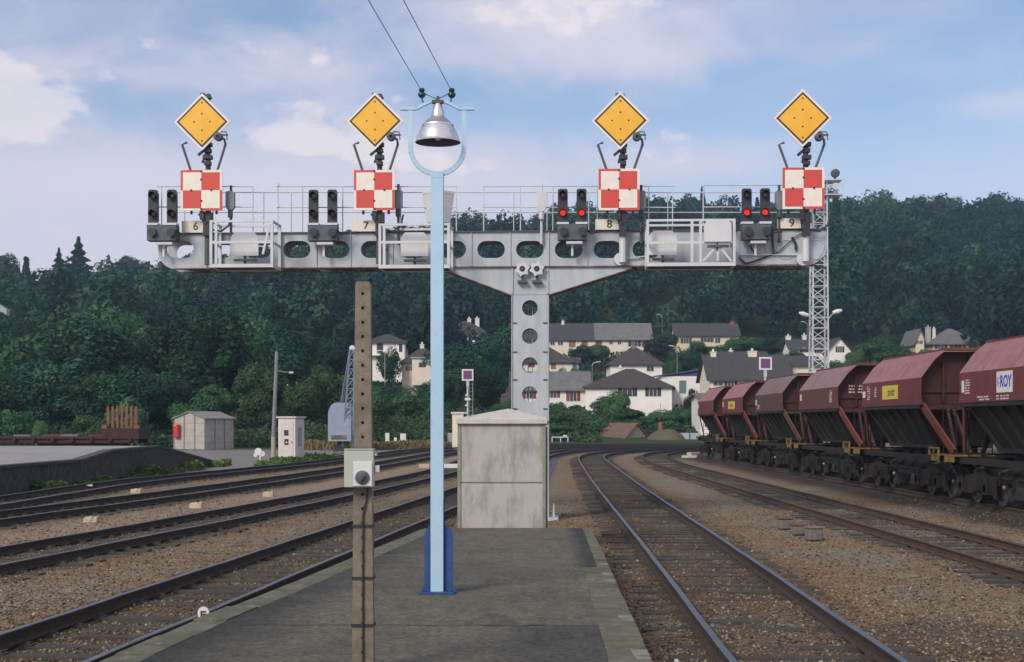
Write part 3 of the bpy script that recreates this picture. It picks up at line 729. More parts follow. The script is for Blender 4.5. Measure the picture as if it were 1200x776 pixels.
# maintenance cages hung on the front
def cage(xa, xb, ya, yb, xposts, mid, plates, v0=-.95, diag=None, right_side=True):
    m = MB(); a = guz(xa, yb, v0); b = guz(xb, yb, v0); top = guz(xa, ya, v0)[2]; bot = a[2]; t = .055
    ua, ub = a[0], b[0]; va, vb = v0, -.06
    m.b2((ua, va, bot - .07), (ub, va + .06, bot + .01)); m.b2((ua, vb - .05, bot - .07), (ub, vb, bot + .01)); m.b2((ua, va + .06, bot - .07), (ua + .06, vb - .05, bot + .01)); m.b2((ub - .06, va + .06, bot - .07), (ub, vb - .05, bot + .01))
    m.b2((ua + .06, va + .06, bot - .05), (ub - .06, vb - .05, bot - .03), 1)
    for v in (va + .03, vb - .03):
        m.b2((ua, v - .025, top - .05), (ub, v + .025, top)); 
    for u in (ua + .03, ub - .03):
        for v in (va + .03, vb - .03): m.b2((u - .03, v - .03, bot), (u + .03, v + .03, top - .05))
        m.b2((u - .025, va + .06, top - .045), (u + .025, vb - .06, top - .005)); zz = (top + bot) / 2; m.b2((u - .02, va + .06, zz - .02), (u + .02, vb - .06, zz + .02))
    for x in xposts: u = gu(x, v0); m.b2((u - .03, va, bot), (u + .03, va + .045, top - .05))
    zm = guz(xa, mid, v0)[2]; m.b2((ua + .06, va + .003, zm - .03), (ub - .06, va + .042, zm + .03))
    if diag:
        for p, q in diag:
            A = guz(*p, v0 + .02); B = guz(*q, v0 + .02); m.bar(A, B, .05, .03, 0, up=(0, 1, 0))
    c = m.build('maintenance_cage', [STEEL2, RUSTEDGE], gan)
    for (x0, x1, y0, y1, vv) in plates:
        p0 = guz(x0, y1, vv); p1 = guz(x1, y0, vv); k = (p1[2] - p0[2]) * .22; w = p1[0] - p0[0]
        mm = MB(); mesh_into(mm, plate_mesh([(p0[0], p0[2]), (p1[0], p0[2]), (p1[0], p1[2] - k), (p1[0] - w * .16, p1[2]), (p0[0] + w * .16, p1[2]), (p0[0], p1[2] - k)], [], .05), (0, vv, 0))
        mm.tube([((p0[0] + p1[0]) / 2, vv + .06, p0[2] - .2), ((p0[0] + p1[0]) / 2, vv + .06, p1[2] - .1)], .035, 6, 1); mm.b2((p0[0] + .08, vv - .02, p0[2] - .12), (p1[0] - .05, vv + .1, p0[2] - .07), 1)
        mm.build('shield_plate', [PLATE, DARKST], gan)
cage(245.5, 320, 258, 310, (253,), 284, [(270, 303, 272, 300, -.55)], diag=[((308, 298), (316, 262))])
cage(443.5, 527, 262, 311, (450, ), 284, [(469.5, 502, 272.5, 300.5, -.55)])
cage(757.5, 862, 257, 308.5, (811, 821), 284.5, [(760.5, 793, 270.5, 299, -.6), (825, 857, 256.5, 283.5, -.98)], diag=[((824, 306), (839, 289)), ((857, 306), (843, 289)), ((841, 306), (841, 286))])
# grey lamp cases on thin posts
CASEG = mat('lamp_case_grey', (.15, .175, .20), .6, c2=(.2, .225, .25), scale=6)
for x, y0, y1, mt in ((270, 224.5, 246, CASEG), (466.5, 223, 245, CASEG), (634.5, 224, 248, STEEL2), (751.5, 224, 246, CASEG), (913.5, 224, 246, CASEG)):
    u, v, z1 = guz(x, y0, -.16); z0 = guz(x, y1, -.16)[2]; m = MB(); w = .105
    mesh_into(m, plate_mesh([(u - w, z0 + .07), (u - w * .6, z0), (u + w * .6, z0), (u + w, z0 + .07), (u + w, z1 - .03), (u + w * .7, z1), (u - w * .7, z1), (u - w, z1 - .03)], [], .12), (0, -.16, 0))
    m.tube([(u, -.1, z1 + .15), (u, -.1, zt - .3)], .032, 8, 1); m.tube([(u, -.16, z0 + .02), (u, -.16, z0 - .18)], .06, 8, 1)
    m.build('lamp_case', [mt, DARKST if mt is CASEG else STEEL2], gan)
m = MB(); u0, v, z1 = guz(493.5, 223.5, -.2); u1 = gu(532, -.2); z0 = guz(500, 260, -.2)[2]; uc = (u0 + u1) / 2; w = (u1 - u0) / 2
m.lathe([(w * .72, z0), (w * .95, z1 - .14), (w * .97, z1 - .06), (w, z1 - .06), (w, z1)], (uc, -.0, 0), 4, 0, 'z', True); m.box((uc, 0, z0 - .05), (.3, .3, .12), 1)
m.build('tapered_tank', [PLATE, DARKST], gan, recalc=True)
# cables and pipe work on the right end
def cabl(pts, r=.014, mt=RUBBER, nm='cable'):
    m = MB(); m.tube([guz(x, y, -.07) for x, y in pts], r, 6); m.build(nm, mt, gan)
cabl([(866, 302), (874, 309), (885, 306), (900, 300), (912, 296)], .02); cabl([(880, 276), (878, 286), (884, 297)], .014); cabl([(912, 296), (930, 279), (940, 273)], .012); cabl([(928, 278), (932, 285), (933, 293)], .03)
cabl([(865, 298.5), (938, 298.5)], .02, STEEL2, 'pipe'); cabl([(946, 270), (946, 302)], .05, STEEL2, 'pipe'); cabl([(905, 270), (906.5, 296)], .03, RUSTEDGE, 'pipe'); cabl([(760, 300), (735, 303), (733, 272)], .02, STEEL2, 'pipe')
for x in (941, 727):
    u, v, z = guz(x, 304, -.09); m = MB(); m.lathe([(.0, -.05), (.15, -.05), (.16, .02), (0.0, .02)], (u, -.08, z), 12, 0, 'y'); m.build('round_cover', STEEL2, gan)

# ---- mechanical signals standing on the gantry
def disc_signal(n, cxd, cyd, xc0, xc1, yc0, yc1, label, light=False):
    v = -.42; uc = gu((xc0 + xc1) / 2, v); z0w = zt + GB
    root = empty('board_signal', gw(uc, v, z0w), label, 'railway signal', -AG, 'yellow diamond and red white chequer signals on the gantry')
    Z = lambda y: gz(y, uc, v) - z0w
    U = lambda x: gu(x, v) - uc
    ux = U((xc0 + xc1) / 2 + 4.5)
    m = MB()
    m.tube([(ux, .24, -.02), (ux, .24, Z(112))], [.07, .055], 10); m.tube([(ux, .24, -.75), (ux, .24, -.02)], [.085, .08], 10, 1 if n > 7 else 0); m.tube([(ux, .24, Z(113)), (ux, .24, Z(107.5))], [.10, .05], 8); m.box((ux - .12, .2, Z(110)), (.1, .1, .12))
    m.build('mast', [DARKST, STEEL2], root)
    m = MB()
    for y, s in ((168, .15), (175, .12), (183, .16), (190, .11)): m.box((ux + .01, .17, Z(y)), (s * 1.25, .2, .09)); 
    m.bar((ux - .2, .1, Z(181)), (ux, .15, Z(172)), .06); m.bar((ux - .1, .1, Z(190)), (ux - .02, .12, Z(178)), .05)
    m.build('mechanism', BLACKP, root); m = MB()
    m.box((ux - .1, .1, Z(252)), (.1, .12, .2)); m.bar((ux - .18, .1, Z(250)), (ux - .02, .1, Z(262)), .05); m.box((ux, .2, Z(254)), (.22, .22, .24)); m.box((ux, .2, Z(268)), (.17, .2, .3)); m.tube([(ux + .1, .2, Z(268)), (ux + .32, .2, Z(270)), (ux + .5, .22, Z(263)), (ux + .56, .24, Z(250))], .025, 6)
    m.build('drive_gear', BLACKP, root)
    # diamond
    du, dz = U(cxd), Z(cyd)
    def dia(s): return [(du, dz - s), (du + s, dz), (du, dz + s), (du - s, dz)]
    h = .672
    m = MB(); mesh_into(m, plate_mesh(dia(h), [], .03), (0, 0, 0), 0); mesh_into(m, plate_mesh(dia(h - .068), [], .008), (0, -.018, 0), 1); mesh_into(m, plate_mesh(dia(h - .125), [], .008), (0, -.0225, 0), 2)
    for a, b in ((0, .45), (0, .19), (-.19, 0), (.19, 0), (0, -.2), (0, -.45)): m.lathe([(0, -.034), (.018, -.034), (.022, -.0265)], (du + a, 0, dz + b), 8, 1, 'y')
    m.build('diamond_board', [WHITEP, BLACKP, YEL], root)
    # chequer
    a0, a1, b0, b1 = U(xc0), U(xc1), Z(yc1), Z(yc0); am, bm_ = (a0 + a1) / 2, (b0 + b1) / 2; t = .055
    m = MB(); m.b2((a0, -.015, b0), (a1, .015, b1), 0)
    for (xa, xb, za, zb_, inner) in ((a0, am, bm_, b1, 0), (am, a1, bm_, b1, 1), (a0, am, b0, bm_, 1), (am, a1, b0, bm_, 0)):
        m.b2((xa, -.020, za), (xb, -.0155, zb_), 0 if inner else 1)
        ia, ib = xa + (t if xa == a0 else 0), xb - (t if xb == a1 else 0); ja, jb = za + (t if za == b0 else 0), zb_ - (t if zb_ == b1 else 0)
        m.b2((ia, -.024, ja), (ib, -.0205, jb), 1 if inner else 0)
    for p in ((am, bm_ + .25), (am, bm_ - .25), (am - .24, bm_), (am + .24, bm_), (am, b1 - .03), (am, b0 + .03)): m.box((p[0], -.028, p[1]), (.045, .01, .045), 2)
    m.build('chequer_board', [WHITEP, REDP, BLACKP], root)
    for s in (-1, 1):
        m = MB(); p0 = (du + s * .3, .16, Z(yc0 + 2)); p1 = (du + s * .52, .14, Z(168)); 
        pts = [p0, p1, (du + s * .50, .1, Z(162.5)), (du + s * .36, .08, Z(160))] if s > 0 else [p0, p1, (du + s * .40, .1, Z(166))]
        m.tube([(du + s * .3, .16, Z(250)), *pts], .03, 8); m.build('lamp_arm', UNDERG, root)
    m = MB(); m.lathe([(0.03, -.11), (.10, -.09), (.105, .04), (.05, .09), (0, .1)], (du + .38, .02, Z(160.5)), 10, 0, 'y'); m.box((du + .5, .05, Z(158)), (.2, .04, .035)); m.tube([(du + .3, .05, Z(154)), (du + .56, .05, Z(154.5)), (du + .58, .05, Z(164))], .014, 6)
    m.build('lamp', DARKST, root)
def light_signal(x1, x2, yt, lit, label):
    v = -.36; uc = gu((x1 + x2) / 2, v); z0 = zt + GB; Z = lambda y: gz(y, uc, v) - z0
    root = empty('light_signal', gw(uc, v, z0), label, 'signal light', -AG, 'paired light signals on the gantry')
    m = MB()
    a0, a1 = gu(x1 - 6, v) - uc, gu(x2 + 6, v) - uc
    m.b2((a0, -.1, Z(yt + 60)), (a1, .2, Z(yt + 41.5))); m.b2((a0 + .2, -.06, Z(yt + 64.5)), (a1 - .1, .3, Z(yt + 61.5)), 1); m.bar(((a0 + a1) / 2, .1, Z(yt + 78)), ((a0 + a1) / 2, .1, Z(yt + 60)), .05, .05, 1)
    for x in (x1, x2):
        u = gu(x, v) - uc; m.b2((u - .14, -.12, Z(yt + 42)), (u + .14, .1, Z(yt + 39.5)), 1)
        m.lathe([(.055, .0), (.10, -.08)], (u + .02, -.11, Z(yt + 51)), 10, 2, 'y', True); m.prism([(u + .0, Z(yt + 47)), (u + .1, Z(yt + 47)), (u + .05, Z(yt + 57))], -.16, -.105, 'y', 2)
    m.build('base_box', [UNDERG, STEEL2, BLACKP], root)
    m = MB(); m.tube([(a1, 0, Z(yt + 48)), (a1 + .1, .02, Z(yt + 52)), (a1 + .28, .05, Z(yt + 50.5))], .02, 6); m.build('cable', RUBBER, root)
    for x in (x1, x2):
        u = gu(x, v) - uc; w = .115; za, zb_ = Z(yt + 39), Z(yt)
        m = MB(); poly = arc(u + w - .05, zb_ - .05, .05, 0, 90, 4) + arc(u - w + .05, zb_ - .05, .05, 90, 180, 4) + [(u - w, za), (u + w, za)]
        mesh_into(m, plate_mesh(poly, [], .05), (0, 0, 0)); m.b2((u - .08, .025, za + .06), (u + .08, .2, zb_ - .06))
        for y in (yt + 7, yt + 28):
            m.lathe([(.085, -.025), (.09, -.13), (.083, -.13), (.078, -.026)], (u, 0, Z(y)), 14, 0, 'y')
            m.lathe([(.05, -.026), (.075, -.028), (.08, -.05)], (u, 0, Z(y)), 14, 0, 'y')
        hd = m.build('signal_head', BLACKP, root)
        m = MB(); m.lathe([(0, -.045), (.04, -.042), (.062, -.03), (.062, -.026)], (u, 0, Z(yt + 28)), 14, 0, 'y'); m.build('red_lens', REDLIT if lit else REDOFF, hd, smooth=True)
        m = MB(); m.lathe([(0, -.045), (.04, -.042), (.072, -.03), (.072, -.026)], (u, 0, Z(yt + 7)), 14, 0, 'y'); m.build('upper_lens', CLEAROFF, hd, smooth=True)
def number_plate(s, x0, x1, y0, y1, label):
    v = -.1; uc = gu((x0 + x1) / 2, v); z0 = zt + GB + .03; zz = gz(y0, uc, v) - z0; w = (gu(x1, v) - gu(x0, v)) / 2
    root = empty('number_plate', gw(uc, v, z0), label, 'number plate', -AG, 'number plates on the gantry')
    m = MB(); m.b2((-w, -.012, .0), (w, .012, zz)); m.b2((-w * .8, .012, -.04), (-w * .7, .05, zz * .9), 1); m.b2((w * .7, .012, -.04), (w * .8, .05, zz * .9), 1)
    m.build('plate', [CREAM, DARKST], root)
    text_obj('digit', s, .185, DIGIT, root, (.06, -.014, zz * .5), (R(90), 0, 0), thick=.004)
disc_signal(6, 237, 143, 212, 260.5, 199.5, 247, 'far left yellow diamond over red and white chequer board, beside plate 6')
disc_signal(7, 439.5, 142, 415, 462.5, 199.5, 246.5, 'yellow diamond and red white chequer signal beside plate 7, next to the platform lamp')
disc_signal(8, 727, 141.5, 701.5, 749.5, 198, 246.5, 'yellow diamond and red white chequer signal beside plate 8 and the double cage')
disc_signal(9, 940.5, 138.5, 917, 966, 196.5, 245, 'yellow diamond and red white chequer signal at gantry end, in front of lattice mast')
light_signal(179.5, 201.5, 222.5, False, 'pair of dark signal lights with dull lenses at the tip above the rounded hole')
light_signal(367.5, 389.5, 222.5, False, 'pair of dark signal lights with dull lenses beside the 7 plate')
light_signal(659.5, 681.5, 221.5, True, 'pair of signal lights glowing red beside the 8 plate')
light_signal(875, 896.5, 221, True, 'pair of signal lights glowing red beside the rust streaked 9 plate')
number_plate('6', 213, 240, 259, 272.5, 'cream number plate with a black 6')
number_plate('7', 412, 440, 258.5, 271.5, 'cream number plate with a black 7')
number_plate('8', 697.5, 725, 257, 271, 'cream number plate with a black 8')
number_plate('9', 911, 938.5, 256, 270.5, 'cream number plate with a black 9 and rusty corners')

# ---------------------------------------------------------------- platform lamp
LD = 14.92; q = LD / F
lx = sx(512.5, LD)
lamp = empty('platform_lamp', (lx, LD, ZP), 'tall light blue lamp post with silver bell shade and dark blue foot on platform', 'street lamp')
Z = lambda y: sz(y, LD) - ZP
U = lambda x: (x - 512.5) * q
m = MB(); w = 7.4 * q
m.b2((-w, -.075, 0), (w, -.055, Z(204))); m.b2((-.008, -.055, 0), (.008, .055, Z(204))); m.b2((-w, .055, 0), (w, .075, Z(204))); m.b2((-w, -.078, Z(210)), (w, .078, Z(203)))
m.build('post', LBLUE, lamp, bevel=.003)
m = MB()
prof = [(U(494), 0), (U(494), .02), (U(497.5), .07), (U(497.5), Z(627)), (U(500), Z(620)), (U(504), Z(614)), (U(504), Z(584)), (U(521), Z(584)), (U(521), Z(614)), (U(528), Z(620)), (U(531), Z(627)), (U(531), .07), (U(535), .02), (U(535), 0)]
mesh_into(m, plate_mesh(prof, [], .05), (0, 0, 0)); m.box((0, 0, .012), (.36, .30, .024)); 
for s in (-1, 1):
    for y in (-.11, .11): m.tube([(s * .15, y, .024), (s * .15, y, .06)], .014, 6)
m.build('foot', DBLUE, lamp, bevel=.004)
m = MB(); ry = 31.5 * q; cz = Z(172.5)
pts = [(-ry, 0, Z(128))] + [(ry * math.cos(R(a)), 0, cz + ry * math.sin(R(a))) for a in range(180, 361, 12)] + [(ry, 0, Z(128))]
for i in range(len(pts) - 1): m.bar(pts[i], pts[i + 1], .05, .034, 0, up=(0, 1, 0))
m.build('yoke', LBLUE, lamp)
m = MB(); ap = [(U(469), 0, Z(127.5)), (U(488), 0, Z(127.5)), (U(496), 0, Z(123)), (U(505), 0, Z(119)), (U(513), 0, Z(117.5)), (U(521), 0, Z(119)), (U(530), 0, Z(123)), (U(538), 0, Z(127.5)), (U(556), 0, Z(127.5))]
for i in range(len(ap) - 1): m.bar(ap[i], ap[i + 1], .05, .03, 0)
m.tube([(0.005, 0, Z(121)), (0.005, 0, Z(113))], .016, 8, 1); m.box((0.005, 0, Z(119.5)), (.12, .07, .03), 1)
for x in (496.5, 527.5): m.tube([(U(x), 0, Z(123)), (U(x) - (.02 if x < 512 else -.015), -.02, Z(115))], .009, 6, 1)
m.build('cross_arm', [LBLUE, DARKST], lamp)
m = MB()
prof = [(3, 120.5), (4.8, 123), (7, 131), (8, 136.5), (9.5, 138.5), (14, 142), (17.8, 146), (18.6, 146.2), (18.8, 147.6), (18.2, 148), (21, 152.5), (23.3, 157.5), (25, 162.5), (26.2, 166), (26.8, 166.6), (26.6, 167.2)]
m.lathe([(r_ * q, Z(y)) for r_, y in prof], (0.006, 0, 0), 40)
prof2 = [(26.6, 167.2), (25.6, 166.4), (24, 161), (20, 153), (12, 144), (3, 140), (0, 139)]
m.lathe([(r_ * q, Z(y)) for r_, y in prof2], (0.006, 0, 0), 40, 1)
m.lathe([(0, Z(165)), (3.2 * q, Z(163.5)), (4 * q, Z(160)), (2 * q, Z(152))], (0.006, 0, 0), 16, 2)
m.build('bell_shade', [ALU, ALUIN, FRAMEW], lamp, smooth=True, recalc=True)
ins = []
for x, yy in ((494.5, 110), (529.5, 110)):
    m = MB(); z = Z(yy); k = -1 if x < 512 else 1
    m.lathe([(0, z + .055), (.024, z + .052), (.034, z + .03), (.022, z + .015), (.04, z + .0), (.042, z - .02), (.024, z - .045), (0, z - .05)], (U(x), -.02, 0), 12)
    m.build('insulator', GREENGL, lamp, smooth=True); ins.append((U(x), z + .02))
for i, ((u, z), px) in enumerate(zip(ins, (433, 474))):
    P0 = Vector((lx + u, LD - .02, ZP + z)); zz = P0.z
    d1 = (P0.z - CZ) * F / (HZ - 0); X1 = sx(px, d1); dirv = Vector((X1 - P0.x, d1 - P0.y, 0)); P1 = P0 + dirv * (29 / abs(dirv.y))
    pts = []
    for k in range(25):
        t = k / 24; p = P0.lerp(P1, t); p.z -= .35 * 4 * t * (1 - t) * .12; pts.append(p)
    mb = MB(); mb.tube(pts, .004, 6); o = mb.build('overhead_wire', DARKST)
    tag(o, ('thin dark overhead wire tied to the left insulator of the lamp', 'thin dark overhead wire tied to the right insulator of the lamp')[i], 'wire')
mb = MB(); mb.tube([(lx + ins[0][0], LD - .02, ZP + ins[0][1] - .01), (lx, LD - .03, ZP + Z(117.2)), (lx + ins[1][0], LD - .02, ZP + ins[1][1] - .01)], .005, 6); mb.b2
o = mb.build('jumper_wire', DARKST, lamp); o.location = (-lx, -LD, -ZP)

# ---------------------------------------------------------------- concrete post with switch box
PD = 10.2; q = PD / F; px_ = sx(426.2, PD)
post = empty('concrete_post', (px_, PD, ZP), 'short weathered concrete post with holes and black bands at platform front', 'post')
Z = lambda y: sz(y, PD) - ZP
Hh = Z(331)
m = MB(); wt, wb = .053, .0775
hol = [Z(345 + 16.7 * i) for i in range(27)]
ou = [(-wb, 0), (wb, 0), (wt, Hh - .012), (wt - .012, Hh), (-wt + .012, Hh), (-wt, Hh - .012)]
mesh_into(m, plate_mesh(ou, [[(-.009, z - .012), (.009, z - .012), (.011, z), (.008, z + .011), (-.009, z + .010), (-.011, z)] for z in hol if z > .1], .035), (0, -.05, 0))
mesh_into(m, plate_mesh(ou, [], .075), (0, .0055, 0), 1)
m.build('shaft', [CONCP, CONCP], post, bevel=.003)
for y in (616, 676.5, 731.5):
    z = Z(y); w = wb + (wt - wb) * z / Hh + .004; m = MB()
    for a, b in (((-w, -.074, z - .011), (w, -.069, z + .011)), ((-w, .0435, z - .011), (w, .0485, z + .011)), ((-w - .004, -.0735, z - .011), (-w, .048, z + .011)), ((w, -.0735, z - .011), (w + .004, .048, z + .011))): m.b2(a, b)
    m.build('band', RUBBER, post)
sb = empty('switch_box', (px_, PD - .07, ZP + Z(570)), 'grey green switch box with round knob strapped to the concrete post', 'switch box')
Z2 = lambda y: sz(y, PD) - ZP - Z(570)
x0, x1 = (406.5 - 426.2) * q, (440.5 - 426.2) * q
m = MB(); m.b2((x0, -.10, 0), (x1, -.006, Z2(527)))
m.b2((x1 + .001, -.085, Z2(534)), (x1 + .022, -.02, Z2(531)), 0); m.b2((x0 - .004, -.106, Z2(527)), (x1 + .004, -.004, Z2(525.6)), 0); m.box((x1 + .02, -.05, Z2(549)), (.035, .04, .05), 1)
m.build('case', [BOXG, BOXW], sb, bevel=.006)
m = MB(); a0, a1 = (417.5 - 426.2) * q, (439.2 - 426.2) * q
m.b2((a0, -.118, Z2(568.8)), (a1, -.1005, Z2(540))); m.build('cover', BOXW, sb, bevel=.004)
m = MB(); kc = ((427.8 - 426.2) * q, Z2(558.5)); m.lathe([(0, -.150), (.018, -.150), (.02, -.138), (.044, -.134), (.05, -.128), (.05, -.118)], (kc[0], 0, kc[1]), 20, 0, 'y'); m.box((kc[0], -.152, kc[1]), (.016, .02, .062), 1, ry=.6)
m.build('knob', [UNDERG, DARKST], sb)
m = MB(); m.tube([(px_ + .035, PD - .078, ZP + Z(570)), (px_ + .035, PD - .079, ZP + Z(578)), (px_ + .018, PD - .079, ZP + Z(592)), (px_ + .003, PD - .079, ZP + Z(603)), (px_ + .004, PD - .080, ZP + Z(616)), (px_ + .002, PD - .080, ZP + Z(680)), (px_ + .003, PD - .079, ZP + .02)], .0065, 6)
tag(m.build('hanging_cable', RUBBER), 'black cable running down the concrete post from the switch box', 'cable')

# ---------------------------------------------------------------- concrete cabin
CD = 24.75; cw = (637.5 - 538.5) / F * CD; cxm = sx(588, CD); cb = -.2
cab = empty('concrete_cabin', (cxm, CD, cb), 'small stained concrete cabin with shallow pyramid roof behind the platform end', 'cabin')
ze = sz(497, CD) - cb; zm = sz(566, CD) - cb
m = MB(); h = cw / 2
m.b2((-h, .0, 0), (h, cw, zm - .012)); m.b2((-h, .0, zm + .012), (h, cw, ze)); m.b2((-h + .012, .012, zm - .012), (h - .012, cw - .012, zm + .012), 1)
for x in (-h, h):
    m.b2((x - .035 if x < 0 else x - .025, -.02, 0), (x + .025 if x < 0 else x + .035, .05, ze), 2); m.b2((x - .035 if x < 0 else x - .025, cw - .05, 0), (x + .025 if x < 0 else x + .035, cw + .02, ze), 2)
m.build('wall', [CONC, MOSSJ, CONCP if False else MOSSJ], cab, bevel=.006)
m = MB(); e = h + .06; z1 = ze + .10; zp = sz(479, CD + h) - cb
m.add([(-e, -.07, ze), (e, -.07, ze), (e, cw + .07, ze), (-e, cw + .07, ze), (-e, -.07, z1), (e, -.07, z1), (e, cw + .07, z1), (-e, cw + .07, z1), (0.12, h - .12, zp), (0.12, h + .12, zp)],
      [(0, 1, 5, 4), (1, 2, 6, 5), (2, 3, 7, 6), (3, 0, 4, 7), (3, 2, 1, 0), (4, 5, 8), (5, 6, 9, 8), (6, 7, 9), (7, 4, 8, 9)])
m.build('roof', ROOFC, cab, bevel=.01)
m = MB(); m.tube([(h + .045, -.035, 0), (h + .045, -.035, ze - .05)], .016, 8); m.tube([(h + .045, -.035, ze - .02), (h + .08, -.03, ze + .05)], .012, 6); m.build('drain_pipe', BLACKP, cab)
# ---------------------------------------------------------------- hopper wagons
def frustum(m, a, b, mi=0, caps=True):
    """a,b = (x0,x1,y0,y1,z)"""
    vs = []
    for x0, x1, y0, y1, z in (a, b): vs += [(x0, y0, z), (x1, y0, z), (x1, y1, z), (x0, y1, z)]
    fs = [(0, 1, 5, 4), (1, 2, 6, 5), (2, 3, 7, 6), (3, 0, 4, 7)] + ([(3, 2, 1, 0), (4, 5, 6, 7)] if caps else [])
    m.add(vs, fs, mi)
def wagon(dcorner, label, kind, marks):
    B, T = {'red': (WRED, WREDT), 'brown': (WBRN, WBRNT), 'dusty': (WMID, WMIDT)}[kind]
    HL = 3.33; root = empty('hopper_wagon', (13.0, dcorner + HL, 0), label, 'hopper wagon', 0, 'row of red hopper wagons')
    zb_, z1, z2, z3 = 2.62, 3.36, 3.86, 4.17
    # shell: side band, upper slopes coloured paler for sky light and dust, open ends recessed under the rim
    m = MB()
    for s in (-1, 1):
        X = lambda v: s * v
        m.b2((X(1.47), -HL, zb_ + .14), (X(1.50), HL, z1), 0)
        m.prism([(X(1.44), zb_ - .02), (X(1.515), zb_ - .02), (X(1.515), zb_ + .138), (X(1.44), zb_ + .138)], -HL, HL, 'y', 0)
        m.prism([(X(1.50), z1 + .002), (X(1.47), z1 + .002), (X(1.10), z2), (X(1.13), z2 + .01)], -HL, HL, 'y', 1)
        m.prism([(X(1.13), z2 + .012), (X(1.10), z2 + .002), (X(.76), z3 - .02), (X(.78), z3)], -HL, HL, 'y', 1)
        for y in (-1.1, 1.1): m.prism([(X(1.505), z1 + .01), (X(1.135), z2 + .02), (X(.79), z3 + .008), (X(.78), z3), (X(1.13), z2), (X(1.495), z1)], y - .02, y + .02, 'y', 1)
        m.b2((X(.70), -HL, z3 - .04), (X(.83), HL, z3 + .012), 0)
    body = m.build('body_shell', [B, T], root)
    for s in (-1, 1):
        m = MB()
        y = s * (HL - .42)
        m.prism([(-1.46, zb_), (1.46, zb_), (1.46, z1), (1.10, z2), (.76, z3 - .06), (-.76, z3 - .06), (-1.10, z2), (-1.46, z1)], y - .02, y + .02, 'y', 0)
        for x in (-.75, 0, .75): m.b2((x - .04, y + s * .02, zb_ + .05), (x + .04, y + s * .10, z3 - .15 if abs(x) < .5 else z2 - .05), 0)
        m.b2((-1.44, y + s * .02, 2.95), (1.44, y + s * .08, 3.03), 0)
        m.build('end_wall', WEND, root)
    for s in (-1, 1): m = MB(); m.b2((-.80, s * HL - s * .42, z3 - .05), (.80, s * (HL + .02), z3 + .035)); m.build('end_rim', WORG, root)
    # hopper with ribs
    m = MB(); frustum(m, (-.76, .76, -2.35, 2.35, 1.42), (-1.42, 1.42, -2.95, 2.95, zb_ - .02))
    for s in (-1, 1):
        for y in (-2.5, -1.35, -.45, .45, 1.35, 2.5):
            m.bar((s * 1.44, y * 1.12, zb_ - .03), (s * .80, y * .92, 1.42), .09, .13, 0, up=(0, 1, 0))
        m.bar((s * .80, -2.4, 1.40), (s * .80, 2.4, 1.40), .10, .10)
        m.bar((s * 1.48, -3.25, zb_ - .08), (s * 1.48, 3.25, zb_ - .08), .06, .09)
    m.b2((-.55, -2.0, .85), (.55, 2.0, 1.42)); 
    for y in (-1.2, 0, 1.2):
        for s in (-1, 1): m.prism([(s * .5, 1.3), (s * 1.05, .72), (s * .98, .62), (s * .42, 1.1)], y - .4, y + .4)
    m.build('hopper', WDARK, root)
    # frame
    m = MB(); m.b2((-.28, -4.75, .98), (.28, 4.75, 1.22))
    for s in (-1, 1):
        m.b2((-1.25, s * 4.72, .95), (1.25, s * 4.86, 1.26)); m.b2((s * 1.12, -4.72, 1.02), (s * 1.22, 4.72, 1.18)); m.b2((-1.2, s * 3.05 - .12, .98), (1.2, s * 3.05 + .12, 1.20))
    m.b2((-1.0, -.9, .55), (-.7, .9, .8)); m.b2((.5, .2, .5), (.95, 1.6, .95))
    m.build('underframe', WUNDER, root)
    for s in (-1, 1):
        for k in (-1, 1):
            m = MB(); m.bar((k * 1.40, s * 3.22, zb_ - .06), (k * .95, s * 4.62, 1.28), .26, .06, 0, up=(1, 0, 0)); m.build('diagonal_strut', WORG if kind != 'brown' else WBRN, root)
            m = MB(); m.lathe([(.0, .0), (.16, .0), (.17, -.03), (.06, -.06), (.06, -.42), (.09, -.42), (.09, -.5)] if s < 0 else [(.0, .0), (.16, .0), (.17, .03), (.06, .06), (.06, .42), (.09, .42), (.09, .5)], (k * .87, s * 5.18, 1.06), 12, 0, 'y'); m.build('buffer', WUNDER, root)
        # cross beam and tie struts on the end wall, end platform with ladder
        m = MB(); m.b2((-1.44, s * 2.96, zb_ - .16), (1.44, s * 3.16, zb_ - .03)); m.bar((-.5, s * 3.1, zb_ - .16), (-.5, s * 4.6, 1.25), .09); m.bar((.5, s * 3.1, zb_ - .16), (.5, s * 4.6, 1.25), .09); m.bar((-.7, s * 4.0, 1.24), (-.7, s * 3.2, 2.5), .07); m.bar((.7, s * 4.0, 1.24), (.7, s * 3.2, 2.5), .07)
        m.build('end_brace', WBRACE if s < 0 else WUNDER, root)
        m = MB(); lx0 = -1.05
        for x in (lx0, lx0 + .36): m.tube([(x, s * 4.0, 1.2), (x, s * 3.95, 2.52)], .018, 6)
        for i in range(5): z = 1.4 + i * .25; m.tube([(lx0, s * 3.99, z), (lx0 + .36, s * 3.99, z)], .013, 6)
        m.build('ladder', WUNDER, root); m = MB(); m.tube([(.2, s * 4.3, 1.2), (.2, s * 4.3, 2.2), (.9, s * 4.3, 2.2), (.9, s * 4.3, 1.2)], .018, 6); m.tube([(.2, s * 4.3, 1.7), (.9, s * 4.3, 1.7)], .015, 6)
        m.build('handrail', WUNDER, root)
        m = MB(); m.b2((-1.42, s * 4.1, 1.20), (-.3, s * 4.68, 1.24)); m.b2((-1.43, s * 4.69, 1.05), (-1.39, s * 4.1, 1.19))
